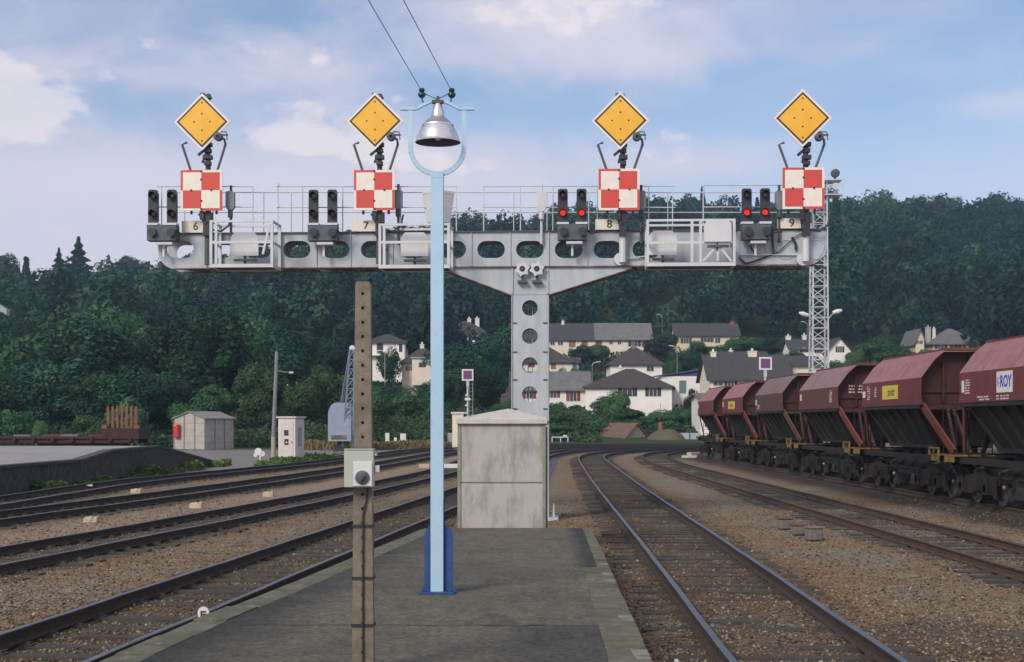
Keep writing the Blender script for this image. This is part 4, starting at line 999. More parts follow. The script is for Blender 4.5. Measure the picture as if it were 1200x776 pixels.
        if s < 0: m.bar((-1.40, s * 4.70, 1.40), (-1.40, s * 3.85, 1.40), .05, .05); m.bar((-1.40, s * 4.7, 1.40), (-1.40, s * 4.7, 1.0), .05); m.bar((-1.40, s * 3.85, 1.40), (-1.40, s * 3.85, 1.2), .05); m.bar((-1.4, s * 4.35, 1.40), (-1.4, s * 4.2, 1.2), .05)
        m.b2((-1.3, s * 4.865, 1.02), (-.25, s * 4.88, 1.24)); 
        m.build('yellow_step', WYEL, root)
        # bogie
        bg = MB(); yc = s * 3.05
        for k in (-1, 1):
            x = k * 1.02
            bg.prism([(yc - 1.25, .52), (yc - 1.15, .72), (yc - .45, .78), (yc - .3, .92), (yc + .3, .92), (yc + .45, .78), (yc + 1.15, .72), (yc + 1.25, .52), (yc + .75, .40), (yc + .45, .30), (yc - .45, .30), (yc - .75, .40)], x - .05, x + .05, 'x')
            for w in (-.95, .95):
                bg.b2((x - k * .02 - .11, yc + w - .17, .30), (x - k * .02 + .17 * k + .11 * k, yc + w + .17, .62))
                bg.tube([(x + k * .12, yc + w, .46), (x + k * .26, yc + w, .46)], .11, 10)
                for dy in (-.3, .3): bg.tube([(x + k * .1, yc + w + dy, .36), (x + k * .1, yc + w + dy, .70)], .06, 8)
            bg.b2((x + k * .06, yc - .22, .36), (x + k * .22, yc + .22, .7)); bg.b2((x + k * .06, yc - 1.32, .2), (x + k * .12, yc - 1.22, .7))
        bg.b2((-.95, yc - .2, .5), (.95, yc + .2, .9))
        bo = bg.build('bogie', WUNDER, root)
        for w in (-.95, .95):
            for k in (-1, 1):
                m = MB(); x = k * .7535
                m.lathe([(0, -k * .02), (.30, -k * .02), (.38, -k * .05), (.488, -k * .07), (.486, -k * .04), (.462, -k * .035), (.455, k * .065), (.40, k * .065), (.36, k * .0), (.12, k * .03), (.1, k * .1), (0, k * .1)], (x, yc + w, .457), 28, 0, 'x')
                m.build('wheel', WHEEL, bo, smooth=True)
    # markings on the side facing the platform: y axis, near end negative
    for mk in marks:
        y0, y1, za, zb2 = mk[1]; xs = -1.507 if za > zb_ + .14 else -1.522
        m = MB()
        if mk[0] == 'panel':
            m.b2((-1.512, y0, za), (-1.502, y1, zb2)); p = m.build('marking_panel', mk[2], root)
            if len(mk) > 3:
                if mk[3][0]:
                    text_obj('lettering', mk[3][0], mk[3][1], mk[3][2], p, (-1.5135, mk[3][3], (za + zb2) / 2), (R(90), 0, R(-90)), sxx=mk[3][4], ext=.001, thick=.012 if mk[3][0] == 'ROY' else .003)
                if mk[3][5]:
                    mm = MB(); cy, cz_ = mk[3][6], (za + zb2) / 2
                    for a0, a1, rr_ in ((60, 300, .085), (-120, 60, .0)):
                        if rr_:
                            pts = [(-1.514, cy + rr_ * .75 * math.cos(R(a + 180)), cz_ + rr_ * 1.25 * math.sin(R(a))) for a in range(a0, a1, 24)]
                            for i in range(len(pts) - 1): mm.bar(pts[i], pts[i + 1], .002, .03, up=(0, 1, 0))
                    mm.bar((-1.514, cy - .05, cz_ - .02), (-1.514, cy + .02, cz_ - .02), .002, .03); mm.build('emblem', mk[3][2], p)
        elif mk[0] == 'endlines':
            r_ = random.Random(4)
            for k in range(3):
                x = y0
                while x < y1: w = r_.uniform(.04, .12); m.b2((x, -HL + .388, zb2 - .11 * k - .05), (min(x + w, y1), -HL + .396, zb2 - .11 * k)); x += w + .035
            m.build('end_stencil', INKW, root)
        elif mk[0] == 'lines':
            r_ = random.Random(int(abs(y0) * 100)); z = zb2
            while z > za:
                y = y1
                while y > y0:
                    w = r_.uniform(.03, .10); 
                    if r_.random() < .8: m.b2((xs, max(y - w, y0), z - .035), (xs + .006, y, z))
                    y -= w + .025
                z -= .065
            m.build('stencilled_text', INKW, root)
    return root
small = lambda: [('panel', (2.85, 3.12, 2.95, 3.22), PWHT)]
wagon(29.9, 'nearest red hopper wagon cut by the photo edge, with a white panel of blue letters', 'red',
      [('panel', (-.55, .5, 2.80, 3.30), PWHT, ('ROY', .27, INKBL, -.12, 1.0, True, .36)), ('panel', (2.95, 3.12, 2.86, 3.16), PWHT), ('lines', (2.5, 2.9, 2.8, 3.18)), ('lines', (1.0, 1.9, 2.66, 2.74)), ('lines', (-.5, .5, 2.66, 2.74))])
wagon(40.06, 'second nearest hopper wagon, bright red with yellow lettered panel', 'red',
      [('panel', (-1.0, .75, 2.80, 3.22), PYEL, ('sndr', .26, INKB, -.28, 1.25, False, 0)), ('panel', (2.9, 3.2, 2.9, 3.1), PWHT), ('lines', (2.3, 2.65, 2.85, 3.25)), ('lines', (1.5, 1.75, 2.85, 3.2))])
wagon(50.3, 'third hopper wagon from the photo edge, dusty red with white stencils on its end wall', 'dusty',
      [('endlines', (-1.0, -.25, 2.9, 3.42)), ('lines', (-2.5, -2.1, 2.82, 3.25)), ('panel', (2.85, 3.1, 2.95, 3.2), PWHT)])
wagon(60.6, 'brownish weathered hopper wagon, dullest of the row', 'brown', [('panel', (2.9, 3.15, 2.9, 3.15), PWHT), ('lines', (2.0, 2.6, 2.75, 2.9))])
wagon(71.1, 'small far red hopper wagon with yellow square on its side', 'red', [('panel', (-1.0, 1.2, 2.80, 3.20), PYEL, ('sndr', .26, INKB, 0, 1.3, False, 0)), ('panel', (2.9, 3.15, 2.95, 3.2), PWHT)])
wagon(81.4, 'farthest plain red hopper wagon at the tail of the row', 'red', [('panel', (2.9, 3.15, 2.95, 3.2), PWHT)])

# ---------------------------------------------------------------- loading bank, left
m = MB(); XW = -15.6
prof = [(24, -.4), (24, .80), (51.5, .76), (55.5, 1.02), (63, 1.06), (76.5, -.12), (76.5, -.4)]
m.prism(prof, -48, XW - .35, 'x', 0)
o = m.build('loading_bank', PAVE); o['kind'] = 'structure'
wl = empty('bank_wall', (XW, 50, 0), 'dark mossy stone retaining wall of the raised loading bank', 'wall')
m = MB(); m.prism([(y - 50, z) for y, z in [(24, -.4), (24, .72), (51.5, .68), (55.5, .95), (63, .99), (76.2, -.15), (76.2, -.4)]], -.345, 0, 'x'); m.build('stonework', STONEW, wl)
m = MB(); cp = [(24, .722), (51.5, .682), (55.5, .952), (63, .992), (76.2, -.146)]
for i in range(4):
    (a, za), (b, zb2) = cp[i], cp[i + 1]; n = max(1, int((b - a) / 1.3))
    for k in range(n):
        y0 = a + (b - a) * k / n - 50; y1 = a + (b - a) * (k + 1) / n - 50 - .02; q0 = za + (zb2 - za) * k / n; q1 = za + (zb2 - za) * (k + 1) / n
        m.add([(-.36, y0, q0), (.05, y0, q0), (.05, y1, q1), (-.36, y1, q1), (-.36, y0, q0 + .09), (.05, y0, q0 + .09), (.05, y1, q1 + .09), (-.36, y1, q1 + .09)], [(0, 3, 2, 1), (4, 5, 6, 7), (0, 1, 5, 4), (1, 2, 6, 5), (2, 3, 7, 6), (3, 0, 4, 7)])
m.build('coping', mat('dark_coping', (.075, .072, .07), .9, c2=(.05, .05, .05), scale=3), wl)

# flat wagon with stakes
fx0, fx1 = sx(-30, 86), sx(170, 86)
fw = empty('flat_wagon', (fx1, 86, 0), 'long low rusty flat wagon with orange stakes at one end', 'flat wagon')
w = fx0 - fx1
m = MB(); m.b2((w, -1.35, 1.12), (0, 1.35, 1.26)); m.b2((w, -1.25, .85), (-.1, -1.1, 1.118)); m.b2((w, 1.1, .85), (-.1, 1.25, 1.118)); m.b2((w * .62, -.4, .6), (w * .3, .4, 1.1))
for k in range(9): x = w * (k + .5) / 9; m.b2((x - .1, -1.42, .98), (x + .1, -1.352, 1.22))
m.build('deck', FLATR, fw)
m = MB()
for x in (-1.5, -3.0): m.lathe([(0, -.03), (.4, -.03), (.46, 0), (.46, .1), (0, .1)], (x, -.75, .457), 18, 0, 'y'); m.lathe([(0, -.03), (.4, -.03), (.46, 0), (.46, .1), (0, .1)], (x, .7, .457), 18, 0, 'y')
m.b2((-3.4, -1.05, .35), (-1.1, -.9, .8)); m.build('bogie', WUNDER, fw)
m = MB(); a, b = sx(127, 86) - fx1, sx(169, 86) - fx1; m.b2((a, -1.3, 1.262), (b, 1.3, 1.75)); m.build('stake_bolster', FLATR, fw)
m = MB()
for x in (a + .12, b - .12): m.b2((x - .15, -1.32, 1.72), (x + .15, -1.0, 1.95))
m.build('bolster_end', STAKE, fw)
for k in range(7):
    x = sx(132.5 + k * 5.4, 86) - fx1; m = MB(); m.b2((x - .065, -1.1, 1.752), (x + .065, -.95, 3.06)); m.build('stake', STAKE, fw)
m = MB(); m.b2((a + .2, -.9, 1.76), (b - .2, -.86, 2.9)); 
for k in range(6):
    x = sx(132.5 + k * 5.4, 86) - fx1; m.b2((x + .1, 1.0, 1.752), (x + .2, 1.1, 3.0))
SCR = [mat('scrap_red', (.14, .03, .026), .85), mat('scrap_grey', (.16, .14, .13), .85)]
for (x, c, hh) in ((.08, 0, .14), (.26, 0, .1), (.42, 1, .12), (.52, 0, .12), (.70, 1, .10)):
    xx = w * x * .98; m = MB(); m.b2((xx - .5, -1.1, 1.262), (xx + .5, .2, 1.262 + hh)); m.build('deck_plate', SCR[c], fw)

# concrete shed
def shed():
    d = 121.; g = 3.2; L_ = 4.4; X0 = sx(240.5, d)
    yaw = R(-21.8); root = empty('concrete_shed', (X0, d, GZ), 'pale concrete panel shed with low gable roof beyond the loading bank', 'shed', yaw)
    he = 2.62; hr = 3.15
    m = MB(); m.prism([(-g, -.2), (0, -.2), (0, he), (-g / 2, hr), (-g, he)], 0, L_); 
    for x in (-g + .04, -g * .66, -g * .33, -.04): m.b2((x - .05, -.035, -.2), (x + .05, -.003, he + (.3 if -g * .7 < x < -g * .3 else .02)), 1)
    for y in (L_ * .33, L_ * .66, L_ - .05): m.b2((.003, y - .05, -.2), (.035, y + .05, he - .06), 1)
    for z in (.55, 1.1, 1.65, 2.2):
        m.b2((-g + .1, -.006, z - .012), (-.1, -.002, z + .012), 1); m.b2((.002, .1, z - .012), (.006, L_ - .1, z + .012), 1)
    m.build('wall', [SHEDC, mat('shed_joint', (.20, .19, .17), .9)], root)
    m = MB()
    for s in (-1, 1):
        xa = -g / 2; xb = -g / 2 + s * (g / 2 + .18); zb2 = he - .06
        m.add([(xa, -.15, hr + .02), (xb, -.15, zb2), (xb, L_ + .15, zb2), (xa, L_ + .15, hr + .02), (xa, -.15, hr + .10), (xb, -.15, zb2 + .08), (xb, L_ + .15, zb2 + .08), (xa, L_ + .15, hr + .10)], [(0, 3, 2, 1), (4, 5, 6, 7), (0, 1, 5, 4), (1, 2, 6, 5), (2, 3, 7, 6), (3, 0, 4, 7)])
    m.build('roof', SHEDR, root)
    c, s = math.cos(yaw), math.sin(yaw)
    lx_, ly = -g + .45, -.06
    bx = empty('fire_box', (X0 + lx_ * c - ly * s, d + lx_ * s + ly * c, GZ + 1.0), 'red wall box hanging on the gable of the concrete shed', 'wall box', yaw)
    m = MB(); m.b2((-.27, -.30, 0), (.27, 0.0, 1.12)); m.build('case', REDBOX, bx, bevel=.03)
    m = MB(); m.b2((-.22, -.315, .08), (.22, -.302, .95)); m.build('door', mat('red_door', (.48, .03, .03), .45), bx); m = MB(); m.b2((-.15, -.32, 1.0), (-.02, -.303, 1.06)); m.build('plate', PWHT, bx)
shed()
# white hut
def hut():
    d = 82.; yaw = R(-21); X0 = sx(346, d); w = 1.12; dp = 1.05
    root = empty('telephone_hut', (X0, d, GZ), 'narrow white hut with one door by the weedy track', 'hut', yaw)
    h = sz(490, d) - GZ
    m = MB(); m.b2((-w, 0, 0), (0, dp, h)); m.b2((.002, .3, .9), (.012, .75, 2.0), 1); m.build('wall', [HUTW, PALEG], root, bevel=.01)
    m = MB(); m.b2((-w - .09, -.09, h + .001), (.09, dp + .09, h + .09)); m.build('roof', HUTW, root, bevel=.01)
    m = MB(); m.b2((-w + .16, -.03, .06), (-.13, -.002, h - .2)); dr = m.build('door', mat('hut_door', (.56, .53, .50), .7, c2=(.5, .47, .43), scale=4), root, bevel=.008)
    m = MB(); m.b2((-w * .5 - .16, -.036, 1.52), (-w * .5 + .14, -.031, 1.85)); m.build('pane', GLASS, dr)
    m = MB(); m.b2((-w * .5 - .14, -.036, .98), (-w * .5 + .14, -.031, 1.33)); sg = m.build('notice', BLACKP, dr); m = MB(); m.lathe([(.09, -.04), (.09, -.037), (.0, -.0385)], (-w * .5, 0, 1.14), 3, 0, 'y'); m.build('symbol', PYEL, sg)
    m = MB(); m.box((-.2, -.045, 1.15), (.03, .03, .14)); m.build('handle', DARKST, dr)
hut()
# pole by the hut
d = 84.; b = Vector((sx(320.5, d), d, GZ)); zt_ = sz(412, d) - GZ; zm_ = sz(512, d) - GZ
root = empty('utility_pole', b, 'grey pole with pale lower part standing behind the white hut', 'pole')
m = MB(); m.tube([(0, 0, zm_), (.2, 0, zt_)], [.13, .10], 10); m.build('shaft', POLEG, root); m = MB(); m.tube([(0, 0, -.2), (0, 0, zm_)], [.15, .135], 10); m.build('foot', POLEW, root)
m = MB(); za = sz(436, d) - GZ; m.tube([(.17, 0, za + .1), (.6, 0, za), (.95, 0, za - .02)], .03, 6); m.box((1.05, 0, za - .03), (.25, .15, .1), 1); m.build('bracket', [POLEG, GALV], root)
m = MB(); m.tube([(.2, 0, zt_), (.21, 0, zt_ + .55)], .012, 6); m.build('spike', POLEG, root)
# small white ground signal
d = 81.; root = empty('ground_signal', (sx(304, d), d, GZ), 'small white ground signal with rounded discs standing on the grey yard', 'ground signal')
m = MB(); m.tube([(.05, 0, 0), (.05, 0, .5)], .05, 8); m.build('stem', FRAMEW, root)
m = MB(); m.lathe([(0, -.05), (.2, -.05), (.22, 0), (0, .02)], (-.06, 0, .62), 16, 0, 'y'); m.lathe([(0, -.04), (.15, -.04), (.16, 0.03), (0, .04)], (.16, .02, .50), 14, 0, 'y'); m.lathe([(0, -.04), (.11, -.04), (.12, .03), (0, .04)], (-.22, .03, .42), 12, 0, 'y'); m.build('disc', FRAMEW, root)
# yard crane
def crane():
    d = 114.; X0 = sx(401, d); s = d / F
    root = empty('yard_crane', (X0, d, GZ), 'blue grey yard crane with rounded cab and lattice jib behind the concrete post', 'crane')
    Z = lambda y: sz(y, d) - GZ; U = lambda x: (x - 401) * s
    m = MB(); m.b2((-.35, -.45, -.1), (.5, .45, Z(517) - .01)); m.lathe([(.75, -.05), (.75, .1), (0, .1)], (.1, 0, 0), 16); m.build('pedestal', BLACKP, root)
    m = MB(); x0, x1 = U(386), U(413)
    pr = [(x0, Z(517)), (x0, Z(487))] + [(x0 + (x1 - x0) * .36 * (1 - math.cos(R(a))), Z(487) + (Z(472) - Z(487)) * math.sin(R(a))) for a in range(15, 91, 15)] + [(x1 - .25, Z(472)), (x1, Z(476)), (x1, Z(517))]
    m.prism(pr, -.9, .9); m.b2((x0 + .25, -.915, Z(515)), (x1 - .35, -.902, Z(510)), 1); m.b2((x1 - .5, -.915, Z(500)), (x1 - .1, -.902, Z(480)), 0); m.build('cab', [CRANEB, RUSTEDGE], root, bevel=.03)
    m = MB(); p0 = Vector((U(408), 0, .4)); p1 = Vector((U(416), -2.0, Z(411))); 
    def P(t, a, b): 
        w = .42 * (1 - t) + .18 * t; c = p0.lerp(p1, t); return c + Vector((a * w, b * w, 0))
    N_ = 10
    for a, b in ((-1, -1), (1, -1), (1, 1), (-1, 1)):
        m.bar(P(0, a, b), P(1, a, b), .085)
    for k in range(N_):
        t0, t1 = k / N_, (k + 1) / N_
        for (a, b), (c, e) in (((-1, -1), (1, -1)), ((1, -1), (1, 1)), ((1, 1), (-1, 1)), ((-1, 1), (-1, -1))):
            m.bar(P(t0, a, b), P(t1, c, e), .045); m.bar(P(t1, a, b), P(t1, c, e), .045)
    m.build('jib', CRANEB, root)
    m = MB()
    for y in (-.3, .3): m.bar((U(400), y, Z(471)), (p1.x - .2, p1.y, p1.z), .05); m.bar((U(402), y * .5, Z(471)), (p1.x - .1, p1.y, p1.z), .03)
    m.build('tie_rod', CRANEB, root)
    m = MB(); m.lathe([(.22, -.1), (.22, .1)], (p1.x, p1.y, p1.z + .1), 12, 0, 'y', True); m.build('pulley', FRAMEW, root)
crane()

# ---------------------------------------------------------------- violet stop boards, light tower, small track furniture
def violet(x, y, d, s, zbase, label, full):
    root = empty('violet_signal', (sx(x, d), d, zbase), label, 'railway signal'); q = d / F; z = sz(y, d) - zbase; h = s / 2 * q
    m = MB(); m.b2((-h, -.03, z - h), (h, .03, z + h)); m.b2((-h * .74, -.04, z - h * .74), (h * .74, -.032, z + h * .74), 1); m.build('board', [FRAMEW, PURPLE], root)
    m = MB(); m.tube([(0, .1, 0), (0, .1, z + h)], [.09, .07], 8); m.b2((-.1, .0, z - h - .45), (.1, .2, z - h - .02)); m.build('mast', GALV, root)
    if full:
        m = MB(); m.b2((-.22, -.08, z - 2.0), (.22, .08, z - 1.8)); m.build('number_board', FRAMEW, root)
        m = MB(); zz = .2
        for xx in (.12, .40): m.tube([(xx, .25, 0), (xx, .25, z - h)], .02, 6)
        while zz < z - h: m.tube([(.12, .25, zz), (.40, .25, zz)], .014, 6); zz += .3
        for zz in (z - 1.6, z - 2.4, z - 3.0): m.box((-.08, .0, zz), (.25, .15, .14))
        m.build('ladder', GALV, root)
violet(548, 439.5, 112., 13.5, GZ, 'violet square signal with ladder seen just past the light blue lamp post', True)
violet(897, 426, 94., 15, GZ, 'violet square signal in white border rising behind the hopper wagons', False)
def tower():
    d = 104.; xb = sx(959.5, d); root = empty('light_tower', (xb, d, GZ), 'tall white lattice lighting mast rising behind the wagons and gantry end', 'light mast')
    H = sz(213, d) - GZ
    m = MB(); n = 26
    def P(t, a, b): w = .62 * (1 - t) + .48 * t; return Vector((a * w, b * w, H * t))
    for a, b in ((-1, -1), (1, -1), (1, 1), (-1, 1)): m.bar(P(0, a, b), P(1, a, b), .10)
    for k in range(n):
        t0, t1 = k / n, (k + 1) / n
        for i, ((a, b), (c, e)) in enumerate((((-1, -1), (1, -1)), ((1, -1), (1, 1)), ((1, 1), (-1, 1)), ((-1, 1), (-1, -1)))):
            if (k + i) % 2: m.bar(P(t0, a, b), P(t1, c, e), .055)
            else: m.bar(P(t0, c, e), P(t1, a, b), .055)
            m.bar(P(t1, a, b), P(t1, c, e), .05)
    m.build('lattice', GALV, root)
    m = MB(); zq = sz(230, d) - GZ
    for z in (zq, H): m.b2((-.9, -.9, z - .04), (1.55, .9, z + .04))
    for x in (-.9, 1.5):
        for y in (-.85, .85): m.tube([(x, y, zq), (x, y, H + .02)], .03, 6)
    m.build('head_platform', GALV, root)
    m = MB(); m.lathe([(0, -.25), (.30, -.2), (.32, .1), (.1, .25)], (1.0, -.9, H + .45), 12, 0, 'y'); m.b2((.95, -.8, H), (1.05, -.7, H + .3)); m.build('floodlight', DARKST, root)
    m = MB(); m.lathe([(0, -.2), (.26, -.2), (.28, .1), (.1, .2)], (1.0, -.9, zq + .55), 12, 0, 'y'); m.build('floodlight', GALV, root)
    for s, x, y in ((-1, 938, 369.5), (1, 978, 366.5)):
        m = MB(); z = sz(y, d) - GZ; xx = (x - 959.5) * d / F; m.tube([(s * .55, -.5, z - .55), (xx * .75, -.9, z - .1), (xx, -1, z)], .04, 6); m.build('lamp_arm', GALV, root)
        m = MB(); m.tube([(xx - s * .35, -1, z - .08), (xx, -1, z + .02), (xx + s * .3, -1, z + .10)], [.12, .17, .08], 8); m.build('lamp_head', FRAMEW, root)
tower()
# left edge floodlight
d = 60.; root = empty('yard_lamp', (sx(-25, d), d, GZ), 'white lamp head poking in at the left photo edge', 'lamp')
m = MB(); zl = sz(363, d) - GZ; m.tube([(0, 0, 0), (0, 0, zl)], [.14, .09], 8); m.build('pole', POLEG, root)
m = MB(); x1 = (9.5 + 25) * d / F; m.prism([(0, zl + .12), (x1 - .35, zl + .22), (x1, zl - .0), (x1 - .0, zl - .25), (x1 - .15, zl - .12), (x1 - .5, zl - .08), (0, zl - .05)], -.2, .2); m.build('lamp_head', [PALEG], root)
def block(name, label, cat, x, y, d, size, matl, group=None, rz=0., z=None, jit=0):
    r_ = random.Random(int(x * 7)); o = MB().box((0, 0, size[2] / 2), size)
    if jit: o.v = [(a + r_.uniform(-jit, jit), b + r_.uniform(-jit, jit), c + r_.uniform(-jit, jit)) for a, b, c in o.v]
    ob = o.build(name, matl, None, (sx(x, d), d, GZ if z is None else z), bevel=.02 if jit else 0, rz=rz)
    return tag(ob, label, cat, group)
for i, (x, y, lab) in enumerate(((107, 611.5, 'cream marker stone nearest the left photo edge on the sandy path'), (229.5, 594, 'cream marker stone below the loading bank tip on the sandy path'), (314, 580.5, 'cream marker stone below the white hut on the sandy path'), (160, 577, 'cream marker stone between the two dark tracks below the bank wall'))):
    dd = 2.27 * F / (y - HZ); m = MB()
    m.b2((-.16, -.09, -.1), (.16, .09, .10)); m.b2((-.05, -.092, .02), (.05, .1, .125)); m.b2((.10, -.1, .0), (.17, .08, .14)); 
    m.v = [(a + rnd.uniform(-.018, .018), b_ + rnd.uniform(-.018, .018), c + rnd.uniform(-.018, .018)) for a, b_, c in m.v]
    tag(m.build('marker_stone', CHALK, None, (sx(x, dd), dd, GZ + .02), bevel=.012), lab, 'marker stone', 'cream marker stones between the tracks')
block('marker_stone', 'cream marker stone seen right of the switch box', 'marker stone', 497, 549, 71, (.5, .25, .2), CHALK, 'cream marker stones between the tracks', jit=.02)
block('white_beam', 'white beam lying across the second track beside the cabin', 'beam', 531, 549, 69.5, (1.3, .3, .2), PWHT, z=-.13)
m = MB(); m.lathe([(0, -.012), (.062, -.012), (.062, .012), (0, .012)], (0, 0, .062), 20, 0, 'y'); m.b2((-.055, -.011, -.05), (.055, .011, .06)); 
root = empty('rail_marker', (sx(238.5, 15.4), 15.4, -.02), 'small white round topped marker by the rail at the platform edge', 'marker'); m.build('disc', PWHT, root)
m = MB(); mk_ = mat('dark_red_mark', (.10, .015, .03), .6)
m.b2((-.03, -.016, .02), (-.012, -.0125, .08)); m.b2((-.03, -.0161, .062), (.03, -.0126, .08)); m.b2((-.03, -.0162, .036), (.028, -.0127, .052)); m.b2((.012, -.0163, .02), (.03, -.0128, .052)); m.build('mark', mk_, root)
for x, y, w, h, mt, lab in ((920, 620.6, .29, .20, STUMPT, 'tallest short post stump with rusty top in the ballast'), (936, 627, .28, .17, STUMPT, 'middle low brown stump in the ballast'), (953.5, 634, .29, .22, STUMPG, 'grey post stump nearest the camera in the ballast')):
    dd = 2.29 * F / (y - HZ); root = empty('post_stump', (sx(x, dd), dd, GZ + .02), lab, 'stump', .2, 'three cut post stumps in the ballast')
    m = MB(); m.b2((-w / 2, -.12, 0), (w / 2, .12, h)); m.build('body', STUMPG, root, bevel=.02); m = MB(); m.b2((-w / 2 - .01, -.13, h + .001), (w / 2 + .01, .13, h + .05)); m.build('cap', mt, root, bevel=.015)
block('plank', 'pale plank lying flat beside the far wagon', 'plank', 808.5, 535, 92, (1.0, .35, .16), WOODP, 'pale planks by the far wagon', rz=-.4)
block('plank', 'pale plank propped on end behind the flat plank', 'plank', 812.5, 530, 95, (.35, 1.2, .30), WOODP, 'pale planks by the far wagon', rz=-.6)
block('white_peg', 'short white peg in the ballast at the bottom of the photo', 'peg', 792.5, 775, 12.75, (.035, .035, .17), PWHT)
block('enamel_plate', 'white flat plate lying in the weeds under the bank wall', 'plate', 97.5, 575.5, 49.0, (.62, .3, .05), PWHT, rz=.2, z=GZ + .1)
# far bits beyond the curve
d = 150.; q = d / F; root = empty('white_hoop', (sx(656, d), d, .0), 'low white tubular frame beyond the curving tracks', 'frame')
m = MB(); z1 = sz(512.5, d)
for x in (647, 657, 665.5): m.tube([((x - 656) * q, 0, -.3), ((x - 656) * q, 0, z1)], .06, 6)
m.tube([((646.5 - 656) * q, 0, z1), ((666 - 656) * q, 0, z1)], .06, 6); m.build('tube', FRAMEW, root); m = MB(); m.box(((662 - 656) * q, 0, z1 + .12), (.4, .2, .22)); m.build('lamp', FRAMEW, root)
d = 158.; q = d / F; root = empty('brick_flue', (sx(774, d), d, 0), 'slim brick red flue on a white block with a thin aerial', 'chimney')
m = MB(); m.b2((-.36, -.36, -.5), (.36, .36, sz(510.5, d))); m.build('base', WHITEW, root); m = MB(); m.tube([(0, 0, sz(510.4, d)), (0, 0, sz(495, d))], [.24, .22], 10); m.build('flue', BRICK, root); m = MB(); m.tube([(0, 0, sz(495, d)), (0, 0, sz(473, d))], .025, 5); m.build('aerial', DARKST, root)
m = MB(); g_ = []
n = 20
vs = [(0, 0, 1.35)]; fs = []
for k, (rr_, zz) in enumerate(((.3, 1.2), (.65, .7), (1.0, -.3))):
    for j in range(n): a = 2 * PI * j / n; vs.append((2.6 * rr_ * math.cos(a) * (1 + .1 * math.sin(3 * a)), 2 * rr_ * math.sin(a), zz + .12 * math.sin(5 * a + k)))
for j in range(n): fs.append((0, 1 + j, 1 + (j + 1) % n))
for k in range(2):
    for j in range(n): fs.append((1 + k * n + j, 1 + (k + 1) * n + j, 1 + (k + 1) * n + (j + 1) % n, 1 + k * n + (j + 1) % n))
m.add(vs, fs); o = m.build('earth_mound', mat('brown_earth', (.12, .09, .06), .95, c2=(.08, .085, .045), scale=1.5, bump=.5), None, (sx(781, 155), 155, 0), smooth='all'); o['kind'] = 'structure'
d = 156.; q = d / F; root = empty('sheet_shelter', (sx(807, d), d, 0), 'low pale grey sheet shelter with dark openings behind the last wagon', 'shelter')
m = MB(); w = 26 * q
for s in (-1, 1): m.add([(s * w / 4 - w * .235, -1.2, sz(517, d)), (s * w / 4 + w * .235, -1.2, sz(517, d)), (s * w / 4 + w * .235, 1.2, sz(517, d)), (s * w / 4 - w * .235, 1.2, sz(517, d)), (s * w / 4 - w * .2, -.9, sz(507.5, d)), (s * w / 4 + w * .22, -.9, sz(507.5, d)), (s * w / 4 + w * .22, .9, sz(507.5, d)), (s * w / 4 - w * .2, .9, sz(507.5, d))], [(0, 1, 5, 4), (1, 2, 6, 5), (2, 3, 7, 6), (3, 0, 4, 7), (4, 5, 6, 7)])
m.build('roof', PALEG, root); m = MB()
for x in (-.48, -.2, .05, .3, .48): m.b2((x * w - .06, -1.1, -.3), (x * w + .06, -.98, sz(517, d)))
m.b2((-.48 * w, 1.0, -.3), (.48 * w, 1.1, sz(517, d) - .02), 1); m.build('frame', [FRAMEW, BLACKP], root)
for i, (x, w_, h_) in enumerate(((454, .35, 1.0), (472.5, .5, .95), (463.5, .25, .6))):
    block('white_post', ('white post on the dry grass strip, left of the pair', 'broad white block post on the dry grass, right one', 'small white stub on the dry grass between two posts')[i], 'post', x, 521, 126., (w_, w_, h_ + .35), PWHT, 'white posts on the dry grass strip')
d = 128.; root = empty('grey_cabinet', (sx(532, d), d, GZ), 'pale grey trackside cabinet just left of the concrete cabin', 'cabinet'); m = MB(); m.b2((-.55, -.4, 0), (.55, .4, sz(507.5, d) - GZ)); m.build('case', PALEG, root, bevel=.03); m = MB(); m.b2((-.5, -.42, .1), (.5, -.402, sz(509, d) - GZ)); m.build('door', CRANEB if False else PALEG, root)
d = 122.; root = empty('relay_hut', (sx(537, d), d, GZ), 'small cream hut peeping over the left eave of the concrete cabin', 'hut'); m = MB(); m.b2((-.5, -.4, 0), (.45, .4, sz(485, d) - GZ)); m.build('wall', CREAMW, root); m = MB(); m.b2((-.6, -.5, sz(485, d) - GZ + .002), (.55, .5, sz(483, d) - GZ)); m.build('roof', FRAMEW, root)
